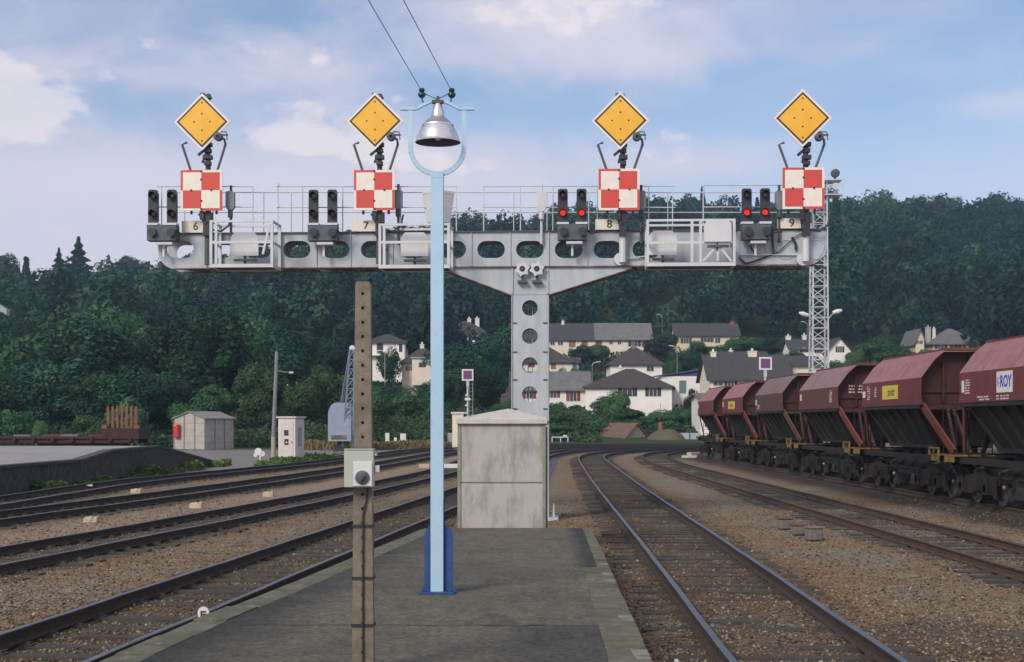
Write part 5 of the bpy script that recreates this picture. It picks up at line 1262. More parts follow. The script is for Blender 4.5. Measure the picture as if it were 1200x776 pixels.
# ---------------------------------------------------------------- houses on the slope
def house(label, x0, x1, ye, yr, yb, d, roof, rmat, wmat, depth, wins=(), chims=(), yaw=0., over=.45, hipk=None, cat='house', extra=None, roof2=None):
    s = d / F; W = (x1 - x0) * s; xc = sx((x0 + x1) / 2, d); zb0 = sz(yb, d); H = (yb - ye) * s; HR = (ye - yr) * s
    root = empty('house', (xc, d, zb0), label, cat, yaw, None)
    U = lambda x: (x - (x0 + x1) / 2) * s; Z = lambda y: sz(y, d) - zb0
    h = W / 2; m = MB()
    m.b2((-h, 0, -3), (h, depth, H))
    if roof == 'gable_x':
        for x in (-h, h): m.add([(x, 0, H), (x, depth, H), (x, depth / 2, H + HR)], [(0, 1, 2)])
    if roof == 'gable_y':
        for y in (0, depth): m.add([(-h, y, H), (h, y, H), (0, y, H + HR)], [(0, 1, 2)])
    m.build('wall', wmat, root)
    e = over; t = .16; m = MB()
    def slab(p):  # thick roof plane
        q = [(a, b, c + t) for a, b, c in p]; n = len(p)
        m.add(list(p) + q, [tuple(range(n - 1, -1, -1)), tuple(range(n, 2 * n))] + [(i, (i + 1) % n, n + (i + 1) % n, n + i) for i in range(n)])
    if roof == 'gable_x':
        k = HR / (depth / 2); dz = e * k
        slab([(-h - e, -e, H - dz), (h + e, -e, H - dz), (h + e, depth / 2, H + HR), (-h - e, depth / 2, H + HR)])
        slab([(h + e, depth + e, H - dz), (-h - e, depth + e, H - dz), (-h - e, depth / 2, H + HR), (h + e, depth / 2, H + HR)])
    elif roof == 'gable_y':
        k = HR / h; dz = e * k
        slab([(-h - e, -e, H - dz), (0, -e, H + HR), (0, depth + e, H + HR), (-h - e, depth + e, H - dz)])
        slab([(0, -e, H + HR), (h + e, -e, H - dz), (h + e, depth + e, H - dz), (0, depth + e, H + HR)])
    elif roof == 'hip':
        r = hipk if hipk is not None else min(depth / 2, h * .9); a, b = -h + r, h - r
        p = [(-h - e, -e, H), (h + e, -e, H), (h + e, depth + e, H), (-h - e, depth + e, H), (a, depth / 2, H + HR), (b, depth / 2, H + HR)]
        m.add(p + [(q[0], q[1], H - .16) for q in p[:4]], [(0, 1, 5, 4), (1, 2, 5), (2, 3, 4, 5), (3, 0, 4), (6, 7, 1, 0), (7, 8, 2, 1), (8, 9, 3, 2), (9, 6, 0, 3), (9, 8, 7, 6)])
    elif roof == 'mono':
        slab([(-h - e, -e, H), (h + e, -e, H + HR), (h + e, depth + e, H + HR + .1), (-h - e, depth + e, H + .1)])
        m.add([(-h, 0, H), (h, 0, H), (h, 0, H + HR)], [(0, 1, 2)])
    rf = m.build('roof', rmat, root)
    if roof2:
        ua = U(roof2[0]); kk = HR / (depth / 2); dz = e * kk; o_ = t + .03; mm = MB(); P4 = [(ua, -e - .01, H - dz + o_), (h + e, -e - .01, H - dz + o_), (h + e, depth / 2, H + HR + o_), (ua, depth / 2, H + HR + o_)]
        mm.add(P4 + [(a, b, c - .05) for a, b, c in P4], [(0, 1, 2, 3), (7, 6, 5, 4), (0, 4, 5, 1), (1, 5, 6, 2), (2, 6, 7, 3), (3, 7, 4, 0)]); mm.build('pale_roof_half', SLATEL, rf)
    for (cx, yt, w, cm) in chims:
        mm = MB(); z = Z(yt); mm.b2((U(cx) - w / 2, depth * .45, H * .9), (U(cx) + w / 2, depth * .45 + .7, z)); mm.b2((U(cx) - w / 2 - .07, depth * .45 - .07, z + .001), (U(cx) + w / 2 + .07, depth * .45 + .77, z + .1))
        mm.tube([(U(cx), depth * .45 + .35, z + .1), (U(cx), depth * .45 + .35, z + .45)], .14, 8); mm.build('chimney', cm, rf)
    for wn in wins:
        a, b, yt, yb2, sm = wn[:5]; kind = wn[5] if len(wn) > 5 else 'window'
        fr = MB(); u0, u1, z0, z1 = U(a), U(b), Z(yb2), Z(yt)
        fr.b2((u0 - .06, -.05, z0 - .06), (u1 + .06, -.002, z0)); fr.b2((u0 - .06, -.05, z1), (u1 + .06, -.002, z1 + .06)); fr.b2((u0 - .06, -.05, z0), (u0, -.002, z1)); fr.b2((u1, -.05, z0), (u1 + .06, -.002, z1))
        if kind == 'window': fr.b2(((u0 + u1) / 2 - .03, -.045, z0), ((u0 + u1) / 2 + .03, -.012, z1))
        w = fr.build('window' if kind != 'shutter' else 'shutter', FRAMEW if kind != 'shutter' else sm, root)
        p = MB(); p.b2((u0, -.010, z0), (u1, -.003, z1)); p.build('pane' if kind != 'shutter' else 'slat_panel', GLASS if kind != 'shutter' and kind != 'turq' else (TURQ if kind == 'turq' else sm), w)
        if sm and kind == 'window':
            ww = (u1 - u0) * .5
            for q0, q1 in ((u0 - .08 - ww, u0 - .08), (u1 + .08, u1 + .08 + ww)):
                sh = MB(); sh.b2((q0, -.06, z0), (q1, -.002, z1)); sh.build('shutter', sm, root)
    if extra: extra(root, U, Z, depth)
    return root
house('white bungalow with brown hipped roof and dark shuttered windows above the hedge', 686, 787, 453.5, 430.5, 484, 190, 'hip', SLATEB, WHITEW, 10.5, [(730, 740.5, 455, 464.5, SHUTD), (761, 769.5, 455, 464.5, SHUTD)], [(725, 430, .5, FRAMEW)], yaw=-.12)
house('house with brown hipped roof just behind the white bungalow', 715, 776, 427, 405, 440, 214, 'hip', SLATEB, WHITEW, 9, [(758, 766, 429, 435, None)], [(745, 401.5, .5, SLATEL)])
def porch(root, U, Z, dep):
    m = MB(); m.b2((U(700), -.06, Z(414.5)), (U(726), -.004, Z(413))); m.build('ledge', SHUTB, root)
house('long cream terrace with slate roof and brown shutters under the forest', 599, 763, 397.5, 378, 416, 295, 'gable_x', SLATE, CREAMW, 9,
      [(645, 650, 400, 404.5, None), (654, 659.5, 400, 404.5, None), (667, 674, 400, 406.5, SHUTB, 'shutter'), (682, 688.5, 400, 406, SHUTB, 'shutter'), (698, 705, 399.5, 407, SHUTR, 'shutter'), (714, 718, 400, 403.5, None), (724, 728, 400, 403.5, None), (740, 747, 399.5, 406, SHUTD), (620, 625, 400, 405, SHUTB)], [(660.5, 375.5, .6, CREAMW), (619, 375, .6, CREAMW)], roof2=(697,))
house('long low grey roofed house with red shutters next to the gantry column', 600, 690, 456, 435.5, 475, 200, 'gable_x', SLATEL, WHITEW, 7.5,
      [(668, 675.5, 458.5, 470, SHUTR), (645, 652, 458.5, 466, SHUTR), (617, 624, 459, 467, SHUTR)], [])
house('small brown hipped cottage half hidden behind the gantry column', 605, 671, 424.5, 403, 436, 236, 'hip', SLATEB, CREAMW, 9, [(646, 651, 426, 432, SHUTB, 'shutter'), (620, 626, 425.5, 430, SHUTR, 'shutter')], [])
house('low annex with pale blue wall right of the brown cottage', 668, 678, 425, 419, 436, 240, 'gable_x', SLATEB, BLUEW, 5, [], [])
house('pale yellow house with dark slate roof and one chimney under the forest', 792, 866, 393, 378, 413, 300, 'gable_x', SLATE, YELW, 9, [(801, 807, 396, 402.5, SHUTD), (825, 832, 396, 401, SHUTD), (838, 844, 396, 402, None)], [(861.5, 376, .9, BRICK)])
house('white house with blue edged mono pitch roof and turquoise window', 775, 825, 441, 433, 472, 198, 'mono', mat('blue_roof_edge', (.05, .07, .17), .6), WHITEW, 9, [(796, 804, 446, 461, None, 'turq')], [], over=.35)
house('big dark slate roofed house behind the tail of the wagons', 832, 927, 444, 415, 470, 180, 'gable_x', SLATE, CREAMW, 10, [(836, 847, 447, 452, None), (853, 860, 447, 455, SHUTD)], [(842, 411, .7, CREAMW), (889, 410, 1.1, CREAMW)])
house('dark roofed annex right of the big slate roofed house', 929, 962, 428, 417, 460, 185, 'gable_x', SLATE, CREAMW, 8, [], [])
house('long dark ridge roof showing just above the big slate roof', 838, 900, 420, 411.5, 440, 215, 'gable_x', SLATE, WHITEW, 8, [], [(861, 410, .6, FRAMEW)])
house('white gabled house end facing the rails behind the lattice mast', 970, 997, 411, 396, 428, 256, 'gable_y', SLATE, WHITEW, 8, [(982, 986.5, 406, 413, SHUTD)], [])
house('white dark roofed wing left of the white gable', 926, 969, 409, 397, 426, 259, 'gable_x', SLATE, WHITEW, 7, [(957, 960.5, 408, 414, SHUTD), (940, 944, 408, 413, SHUTD)], [(977 - 30, 392, .7, FRAMEW), (928, 393, .9, FRAMEW)])
house('grey hipped roof house with pale yellow wall above the nearest wagons', 1094, 1150, 403, 383.5, 420, 262, 'hip', SLATEL, YELW, 9.5, [(1099, 1106, 404.5, 409, SHUTD), (1118, 1127, 404.5, 408.5, SHUTD), (1138, 1142, 404.5, 408, SHUTD)], [(1096, 382, .9, CONC), (1103, 384, .5, CREAMW)])
house('cream gable with grey roof on the left of the hipped yellow walled house', 1073, 1083, 398, 386, 418, 258, 'gable_y', SLATEL, YELW, 9, [(1076, 1079, 399, 403, SHUTD)], [])
def balc(root, U, Z, dep):
    m = MB(); m.b2((U(432), -1.0, Z(417)), (U(452), -.005, Z(416))); 
    for x in (434, 443, 451): m.b2((U(x) - .03, -1.0, Z(416)), (U(x) + .03, -.94, Z(411)))
    m.b2((U(432), -1.02, Z(411.4)), (U(452), -.96, Z(410.8))); m.build('balcony', WHITEW, root)
house('white two storey house with dark hipped roof and balcony right of the concrete post', 428, 474, 401, 389.5, 426, 230, 'hip', SLATE, WHITEW, 9, [(442, 448.5, 403, 414, SHUTD, 'shutter'), (468, 471, 403.5, 412, SHUTD, 'shutter'), (441, 448, 417.5, 421, None)], [], extra=balc)
def annex(root, U, Z, dep):
    m = MB(); m.b2((U(484), -2.2, Z(452)), (U(514), -.002, Z(421))); m.b2((U(482.5), -2.4, Z(421) + .002), (U(516), -.002, Z(419.3)), 1); m.build('annex', [CREAMW, PALEG], root)
    m = MB(); m.b2((U(492), -2.235, Z(431)), (U(500), -2.202, Z(425.5))); m.build('window', GLASS, root)
house('cream house with dark roof and flat roofed annex left of the light blue post', 471, 516, 425, 405, 441, 214, 'hip', SLATEB, CREAMW, 9, [(478.5, 483.5, 429, 434.5, SHUTR)], [(492.5, 402.5, .6, FRAMEW)], extra=annex)
house('big dark hipped roof half buried in trees right of the light blue post', 518, 572, 391, 374, 403, 268, 'hip', SLATEB, WHITEW, 10, [(522, 529, 393, 396, None), (565, 570, 397, 401, None)], [(549, 372, .7, FRAMEW), (558.5, 371.5, .8, FRAMEW)])
house('grey roof corner with a cream chimney just left of the gantry column', 583, 606, 480, 454, 498, 186, 'gable_x', SLATEB, CREAMW, 8, [], [(588, 449, .5, CREAMW)])
house('cream house hidden deep in trees above the white hut', 318, 346, 428, 406, 448, 232, 'gable_x', TILEB, CREAMW, 8, [(325, 329, 431, 437, SHUTR), (336, 340, 431, 437, SHUTR)], [(331, 402, .6, CREAMW)])
house('tall white walled building edge behind the tail wagon', 821, 842, 466, 461.5, 526, 158, 'gable_x', SLATEL, WHITEW, 8, [(826, 831, 474, 480, None), (826, 831, 494, 500, None)], [])
def barn():
    d = 158.; root = empty('stone_barn', (sx(746, d), d, -.2), 'low rubble stone barn with brown tiled roof beyond the curving tracks', 'barn', R(40))
    W = 5.6; L_ = 5.4; he = -.4; hr = 2.05
    m = MB(); m.prism([(-W / 2, -1.5), (W / 2, -1.5), (W / 2, he), (0, hr), (-W / 2, he)], 0, L_); m.build('wall', STONEG, root)
    m = MB()
    for s in (-1, 1):
        m.add([(0, -.2, hr + .04), (s * (W / 2 + .4), -.2, he - .3), (s * (W / 2 + .4), L_ + .2, he - .3), (0, L_ + .2, hr + .04), (0, -.2, hr + .2), (s * (W / 2 + .4), -.2, he - .14), (s * (W / 2 + .4), L_ + .2, he - .14), (0, L_ + .2, hr + .2)], [(0, 3, 2, 1), (4, 5, 6, 7), (0, 1, 5, 4), (1, 2, 6, 5), (2, 3, 7, 6), (3, 0, 4, 7)])
    m.build('roof', TILEB, root)
barn()
# street lamps and poles among the houses
def pole(x, yb, yt, d, lamp, label):
    s = d / F; zb0 = sz(yb, d) - 2; root = empty('street_lamp' if lamp else 'utility_pole', (sx(x, d), d, zb0), label, 'street lamp' if lamp else 'pole')
    h = sz(yt, d) - zb0; m = MB(); m.tube([(0, 0, 0), (0, 0, h)], [.08, .05], 8); m.build('shaft', POLEG if lamp else mat('pole_concrete', (.30, .28, .25), .9), root)
    if lamp:
        m = MB(); m.tube([(0, 0, h - .03), (.15 * lamp, 0, h + .3), (.7 * lamp, 0, h + .45)], .05, 6); m.build('arm', GALV, root); m = MB(); m.tube([(.55 * lamp, 0, h + .42), (1.25 * lamp, 0, h + .5)], [.10, .07], 8); m.build('lamp_head', GALV, root)
pole(694, 440, 428, 212, 1, 'grey street lamp beside the long low grey roof'); pole(793.5, 436, 409, 212, -1, 'thin street lamp between white mono pitch house and bungalow'); pole(776, 392, 371, 310, -1, 'small street lamp between terrace and yellow house')
pole(1163, 402, 381, 258, -1, 'hook topped street lamp right of the hipped yellow walled house'); pole(946, 392, 380, 270, -1, 'faint street lamp left of the lattice mast'); pole(451, 452, 412, 205, 0, 'pale concrete pole in front of the white two storey house'); pole(498, 405, 377, 260, 0, 'thin pole rising behind the cream annex house')

# ---------------------------------------------------------------- vegetation
def leaf_mat(name, c0, c1, c2, var=True):
    m = bpy.data.materials.new(name); m.use_nodes = True; nt = m.node_tree; N = nt.nodes; L = nt.links
    b = N['Principled BSDF']; b.inputs['Roughness'].default_value = .7; b.inputs['Specular IOR Level'].default_value = .25
    a = N.new('ShaderNodeAttribute'); a.attribute_name = 'tint'
    cr = N.new('ShaderNodeValToRGB'); e = cr.color_ramp.elements
    e[0].position = .1; e[0].color = (*c0, 1); e[1].position = .95; e[1].color = (*c2, 1); q = e.new(.55); q.color = (*c1, 1)
    L.new(a.outputs['Fac'], cr.inputs[0]); out = cr.outputs[0]
    if var:
        oi = N.new('ShaderNodeObjectInfo'); hsv = N.new('ShaderNodeHueSaturation')
        mr = N.new('ShaderNodeMapRange'); mr.inputs['To Min'].default_value = .72; mr.inputs['To Max'].default_value = 1.35; L.new(oi.outputs['Random'], mr.inputs[0]); L.new(mr.outputs[0], hsv.inputs['Value'])
        mh = N.new('ShaderNodeMath'); mh.operation = 'MULTIPLY_ADD'; L.new(oi.outputs['Random'], mh.inputs[0]); mh.inputs[1].default_value = .05; mh.inputs[2].default_value = .475; L.new(mh.outputs[0], hsv.inputs['Hue'])
        L.new(out, hsv.inputs['Color']); out = hsv.outputs[0]
    L.new(out, b.inputs['Base Color'])
    tr = N.new('ShaderNodeBsdfTranslucent'); L.new(out, tr.inputs['Color']); mx = N.new('ShaderNodeMixShader'); mx.inputs[0].default_value = .22
    L.new(b.outputs[0], mx.inputs[1]); L.new(tr.outputs[0], mx.inputs[2]); L.new(mx.outputs[0], N['Material Output'].inputs['Surface'])
    return m
LEAF = leaf_mat('dark_leaves', (.006, .032, .021), (.015, .066, .036), (.052, .135, .056))
LEAFM = leaf_mat('mid_leaves', (.024, .074, .028), (.048, .130, .048), (.090, .185, .066))
LEAFL = leaf_mat('light_leaves', (.040, .090, .03), (.070, .140, .045), (.11, .19, .06))
LEAFB = leaf_mat('blue_green_needles', (.022, .048, .045), (.040, .080, .075), (.065, .115, .105))
LEAFP = leaf_mat('purple_leaves', (.018, .012, .016), (.035, .022, .028), (.055, .035, .04))
LEAFF = leaf_mat('forest_leaves_hazed', (.003, .025, .022), (.011, .052, .036), (.046, .108, .055), var=False)  # greens pushed towards teal, distance haze put into the leaf colour
NEEDLE = leaf_mat('conifer_needles', (.012, .028, .022), (.02, .042, .032), (.035, .06, .042))
def quads(C, S, Nrm, g):
    """irregular leaf-clump quads at C with size S and normals Nrm -> verts (n,4,3)"""
    n = len(C); up = g.normal(size=(n, 3)); a = np.cross(Nrm, up); a /= np.linalg.norm(a, axis=1, keepdims=True) + 1e-9; b = np.cross(Nrm, a)
    b /= np.linalg.norm(b, axis=1, keepdims=True) + 1e-9
    k = .55 + .9 * g.random((n, 4, 1)); sx_ = S[:, None, None]
    V = np.stack([a, b, -a, -b], 1) * k * sx_ + C[:, None, :] + (g.random((n, 4, 3)) - .5) * sx_ * .5
    return V
def crown_pts(g, n, rx, rz, zc, lobes, shape='round', lobe_r=(.32, .5)):
    """points on the skins of many lobes inside an ellipsoid; returns C, N, tint"""
    L = []
    for i in range(lobes):
        u = g.normal(size=3); u /= np.linalg.norm(u); r = g.random() ** .45 * .72
        p = u * r
        if shape == 'cone': p = np.array([u[0] * .5, u[1] * .5, g.random() * 2 - 1]); p[:2] *= (1 - p[2]) * .5
        L.append((p, lobe_r[0] + (lobe_r[1] - lobe_r[0]) * g.random(), g.random()))
    C = []; Nn = []; T = []
    per = max(4, int(n / lobes))
    for p, r, t in L:
        u = g.normal(size=(per * 2, 3)); u /= np.linalg.norm(u, axis=1, keepdims=True)
        q = p + u * (r * (.72 + .40 * g.random((per * 2, 1))))
        ok = np.ones(len(q), bool)
        for p2, r2, _ in L:
            if p2 is p: continue
            ok &= np.linalg.norm(q - p2, axis=1) > r2 * .62
        ok &= (u[:, 2] > -.55) | (g.random(len(u)) < .25)
        q = q[ok][:per]; u2 = u[ok][:per]
        C.append(q); Nn.append(u2 * .8 + g.normal(size=u2.shape) * .30 + np.array([0, 0, .12])); T.append(np.clip(t * .60 + .26 * g.random(len(q)) + .07, 0, 1))
    C = np.concatenate(C); Nn = np.concatenate(Nn); T = np.concatenate(T)
    C = C * np.array([rx, rx, rz]) + np.array([0, 0, zc]); Nn /= np.linalg.norm(Nn, axis=1, keepdims=True) + 1e-9
    return C, Nn, T
def leaf_mesh(name, C, S, Nn, T, g, m):
    V = quads(C, S, Nn, g); n = len(C)
    me = quad_mesh(name, V.reshape(-1, 3), np.arange(n * 4).reshape(n, 4))
    if len(me.polygons) != n: T = T[:len(me.polygons)]
    at = me.attributes.new('tint', 'FLOAT', 'FACE'); at.data.foreach_set('value', T.astype(np.float32)); me.materials.append(m)
    return me
def trunk_mesh(g, h, r, limbs=5, spread=2.5):
    m = MB(); m.tube([(0, 0, -1.0), (g.normal() * .1, g.normal() * .1, h * .35), (g.normal() * .25, g.normal() * .25, h * .8)], [r * 1.25, r * .85, r * .3], 8)
    for i in range(limbs):
        a = g.random() * 6.28; z = h * (.28 + .35 * g.random()); e = spread * (.6 + .5 * g.random())
        m.tube([(0, 0, z), (e * .5 * math.cos(a), e * .5 * math.sin(a), z + h * .12), (e * math.cos(a), e * math.sin(a), z + h * .28)], [r * .45, r * .3, r * .1], 6)
    o = m.build('trunk', BARK, None, smooth='all'); me = o.data; bpy.data.objects.remove(o); return me
PROTO = {}
def proto(kind, i):
    k = (kind, i)
    if k in PROTO: return PROTO[k]
    g = np.random.default_rng(100 + hash(kind) % 1 + sum(map(ord, kind)) + i * 17)
    if kind in ('broad', 'mid', 'light', 'purple'):
        C, Nn, T = crown_pts(g, 9000, 4.6, 4.6, 7.2, 20, lobe_r=(.24, .50)); S = .10 + .13 * g.random(len(C)); m = {'broad': LEAF, 'mid': LEAFM, 'light': LEAFL, 'purple': LEAFP}[kind]
        cm = leaf_mesh('crown', C, S, Nn, T, g, m); tm = trunk_mesh(g, 9.5, .28, 6, 3)
    elif kind == 'tall':
        C, Nn, T = crown_pts(g, 9500, 4.0, 6.2, 9.0, 24, lobe_r=(.20, .46)); S = .11 + .14 * g.random(len(C)); cm = leaf_mesh('crown', C, S, Nn, T, g, LEAF); tm = trunk_mesh(g, 12, .3, 7, 3)
    elif kind == 'bluish':
        C, Nn, T = crown_pts(g, 7000, 3.2, 4.6, 5.4, 26, lobe_r=(.20, .34)); S = .08 + .10 * g.random(len(C)); cm = leaf_mesh('crown', C, S, Nn, T, g, LEAFB); tm = trunk_mesh(g, 8, .22, 5, 1.5)
    elif kind in ('bush', 'lightbush'):
        C, Nn, T = crown_pts(g, 5500, 2.3, 1.7, 1.25, 24, lobe_r=(.22, .42)); S = .06 + .08 * g.random(len(C)); cm = leaf_mesh('crown', C, S, Nn, T, g, LEAFM if kind == 'bush' else LEAFL); tm = trunk_mesh(g, 2.2, .08, 5, 1.0)
    elif kind == 'fir':
        n = 6000; t = g.random(n) ** .8; z = 1.5 + t * 14; lay = np.sin(z * 3.4) * .5 + .5; rad = (1 - t) ** 1.05 * 3.9 * (.45 + .55 * lay) * (.3 + .7 * g.random(n) ** .5); a = g.random(n) * 6.283
        C = np.stack([rad * np.cos(a), rad * np.sin(a), z - rad * .25], -1); Nn = np.stack([np.cos(a) * .4, np.sin(a) * .4, np.ones(n) * .9], -1) + g.normal(size=(n, 3)) * .3; Nn /= np.linalg.norm(Nn, axis=1, keepdims=True)
        cm = leaf_mesh('crown', C, (.16 + .22 * g.random(n)) * (1.15 - .6 * t), Nn, g.random(n), g, NEEDLE); m = MB(); m.tube([(0, 0, -2), (0, 0, 15.5)], [.28, .04], 8); o = m.build('trunk', BARK); tm = o.data; bpy.data.objects.remove(o)
    PROTO[k] = (cm, tm); return PROTO[k]
trng = random.Random(11)
NAMES = {'broad': 'broadleaf_tree', 'tall': 'tall_tree', 'mid': 'leafy_tree', 'light': 'pale_leafy_tree', 'bluish': 'blue_green_tree', 'bush': 'bush', 'lightbush': 'bush', 'fir': 'fir_tree', 'purple': 'purple_tree'}
CATS = {'bush': 'bush', 'lightbush': 'bush'}
HEI = {'broad': 11.8, 'mid': 11.8, 'light': 11.8, 'purple': 11.8, 'tall': 15.2, 'bluish': 10, 'bush': 2.95, 'lightbush': 2.95, 'fir': 15.6}
WID = {'broad': 9.6, 'mid': 9.6, 'light': 9.6, 'purple': 9.6, 'tall': 8.4, 'bluish': 6.6, 'bush': 4.9, 'lightbush': 4.9, 'fir': 5.6}
def tree(kind, x, ytop, d, label, group, wpx=None, zbase=None):
    cm, tm = proto(kind, trng.randrange(4) if kind not in ('fir', 'purple') else 0)
    X = sx(x, d); zb0 = float(terrain(X, d)) + GZ if zbase is None else zbase; s = max((sz(ytop, d) - zb0) / HEI[kind], .25)
    w = s if wpx is None else wpx * d / F / WID[kind]
    root = empty(NAMES[kind], (X, d, zb0), label, CATS.get(kind, 'tree'), trng.random() * 6.28, group); root.scale = (w, w, s)
    link('trunk', tm, root); link('crown', cm, root)
    return root
# skyline firs
tree('fir', 92, 277, 470, 'taller dark fir standing alone on the left skyline', None, wpx=46, zbase=sz(345, 470)); tree('fir', 69, 290, 475, 'shorter dark fir left of the taller one on the skyline', None, wpx=30, zbase=sz(345, 475))
tree('tall', 5, 296, 400, 'dark tree clump touching the left photo edge on the skyline', None, wpx=42, zbase=sz(350, 400)); tree('broad', 152, 296, 430, 'rounded skyline tree between the firs and the gantry tip', None, wpx=40, zbase=sz(345, 430))
# wood behind the yard on the left: trees one can tell apart
LW = 'dark trees of the wood behind the flat wagon'
MARKS = ((22, 'at the left photo edge'), (62, 'above the flat wagon deck'), (110, 'below the two skyline firs'), (172, 'behind the orange stakes'), (222, 'just left of the concrete shed'), (276, 'above the concrete shed'), (318, 'just left of the grey pole'), (364, 'above the white hut'), (408, 'above the crane cab'), (9999, 'behind the concrete post top'))
def one(kinds, x, y, d, label, group, wp):
    k = trng.choice(kinds); mk = [b for a, b in MARKS if x < a][0]
    return tree(k, x, y, d, '%s %s %s' % ({'tall': 'tall dark', 'broad': 'broad dark', 'mid': 'lighter green'}[k], label, mk), group, wpx=wp)
def row(n, xa, xb, ya, yb_, da, db, kinds, label, group, wp=(60, 95)):
    for i in range(n):
        x = xa + (xb - xa) * (i + .5 + trng.uniform(-.3, .3)) / n; (300 < x < 366 and ya < 420 and da < 200) or one(kinds, x, trng.uniform(ya, yb_), trng.uniform(da, db), label, group, trng.uniform(*wp))
row(9, -20, 335, 372, 352, 150, 165, ['tall', 'broad', 'mid', 'mid'], 'tree, main rank of the wood,', LW, (95, 140))
row(9, -20, 420, 400, 380, 185, 215, ['tall', 'broad', 'mid'], 'tree, second rank of the wood,', 'second rank trees of the wood', (60, 95))
row(10, -20, 430, 368, 345, 235, 280, ['tall', 'broad', 'mid'], 'tree, high on the slope,', 'trees on the left slope', (50, 85))
row(8, -15, 205, 440, 415, 136, 145, ['broad', 'tall'], 'tree, low front rank,', 'front trees of the left wood', (85, 125))
for x, y, d, w, lab in ((255, 448, 137, 70, 'rounded green tree behind the concrete shed'), (300, 420, 139, 80, 'green leafy tree behind the grey pole'), (352, 440, 140, 70, 'green leafy tree behind the white hut'), (390, 425, 143, 66, 'green leafy tree behind the crane jib'), (430, 446, 138, 60, 'green leafy tree low behind the concrete post'), (220, 470, 135, 60, 'low green tree left of the concrete shed')):
    tree('mid', x, y, d, lab, None, wpx=w)
tree('tall', 340, 372, 190, 'dark spreading tree in front of the hidden cream house', None, wpx=90)
tree('lightbush', 50, 488, 128, 'small bright green bush beyond the flat wagon', None, wpx=24); tree('bush', 20, 478, 130, 'darker bush left of the bright bush beyond the flat wagon', None, wpx=60); tree('bush', 150, 458, 131, 'tall bush behind the stakes of the flat wagon', None, wpx=66); tree('bush', 105, 482, 130, 'low bush beyond the middle of the flat wagon', None, wpx=60)
# between the lamp post and the column
for k, x, y, d, w, lab in (('broad', 458, 408, 212, 34, 'small dark tree in front of the white balcony house'), ('broad', 548, 392, 200, 104, 'big dark oak right of the light blue post'), ('tall', 582, 380, 215, 76, 'tall dark oak left of the gantry column'), ('broad', 520, 432, 180, 60, 'dark tree behind the violet signal'), ('broad', 565, 424, 176, 70, 'dark tree above the concrete cabin roof'), ('mid', 590, 468, 170, 40, 'green bush tree at the foot of the gantry column'), ('broad', 450, 448, 165, 66, 'dark tree below the balcony house'), ('mid', 480, 452, 160, 70, 'dark green tree left of the light blue post foot'), ('mid', 525, 470, 150, 60, 'dark green tree above the grey cabinet'), ('broad', 415, 372, 260, 60, 'dark tree above the balcony house roof'), ('broad', 480, 388, 262, 50, 'dark tree right of the balcony house'), ('tall', 600, 366, 320, 60, 'dark tree above the gantry bracket'),
                           ('mid', 500, 446, 205, 30, 'young tree hiding the corner of the cream annex'), ('broad', 432, 440, 172, 60, 'dark tree right behind the concrete post top')):
    tree(k, x, y, d, lab, None, wpx=w)
# in front of and between the houses
for k, x, y, d, w, lab in (('bluish', 679, 400, 262, 30, 'blue green conifer below the terrace shutters'), ('mid', 694, 403, 265, 40, 'green tree beside the blue green conifer'), ('bluish', 770, 392, 270, 46, 'blue green tree between terrace and yellow house'), ('broad', 778, 386, 285, 34, 'dark tree behind the blue green tree'), ('mid', 815, 398, 282, 30, 'green tree in front of the yellow house'), ('mid', 838, 405, 285, 60, 'wide green tree below the yellow house'), ('broad', 804, 412, 246, 44, 'dark tree above the mono pitch house'), ('mid', 870, 393, 285, 60, 'green tree right of the yellow house'), ('broad', 905, 396, 275, 56, 'dark tree left of the white wing'), ('purple', 811, 456, 176, 24, 'dark purple tree beside the mono pitch house'), ('mid', 790, 420, 225, 26, 'tree behind the thin street lamp'),
                           ('mid', 1020, 393, 262, 60, 'bright green tree right of the white gable'), ('mid', 1045, 404, 250, 56, 'green tree between white gable and yellow hipped house'), ('light', 1003, 408, 255, 30, 'pale tree at the corner of the white gable'), ('mid', 935, 410, 245, 40, 'tree in front of the white wing'), ('broad', 1060, 392, 275, 50, 'dark tree left of the yellow hipped house'), ('bush', 1090, 404, 250, 34, 'pale bush under the yellow hipped house'), ('broad', 1180, 378, 270, 60, 'dark tree right of the hook topped lamp'), ('mid', 655, 430, 222, 24, 'small tree beside the brown cottage'), ('mid', 732, 420, 245, 30, 'tree behind the brown hipped roof'), ('broad', 1130, 385, 290, 50, 'dark tree behind the yellow hipped house'), ('broad', 1170, 400, 240, 50, 'dark tree behind the nearest wagon roof'), ('mid', 848, 376, 318, 70, 'wide green tree just behind the pale yellow house'), ('bush', 955, 420, 236, 30, 'bush in front of the white gable'), ('mid', 915, 414, 232, 36, 'green tree beside the annex of the big slate roof'), ('bush', 760, 414, 262, 26, 'bush below the right end of the terrace'), ('mid', 705, 404, 268, 24, 'small tree in front of the terrace shutters'), ('light', 722, 456, 172, 40, 'pale green tree rising in front of the bungalow wall'), ('bush', 676, 428, 230, 20, 'bush hiding the foot of the pale blue annex'), ('mid', 985, 421, 238, 40, 'green tree hiding the foot of the white gable')):
    tree(k, x, y, d, lab, None, wpx=w)
HB = [('bush', 655, 478, 172, 44), ('mid', 715, 463, 176, 52), ('bush', 690, 480, 172, 46), ('mid', 742, 478, 168, 54), ('mid', 775, 480, 166, 56), ('bush', 665, 496, 162, 50), ('bush', 650, 470, 183, 40), ('bush', 700, 492, 162, 44), ('mid', 805, 474, 168, 46), ('bush', 780, 492, 162, 50), ('bush', 735, 490, 164, 50), ('bush', 830, 480, 172, 40), ('bush', 640, 490, 165, 44)]
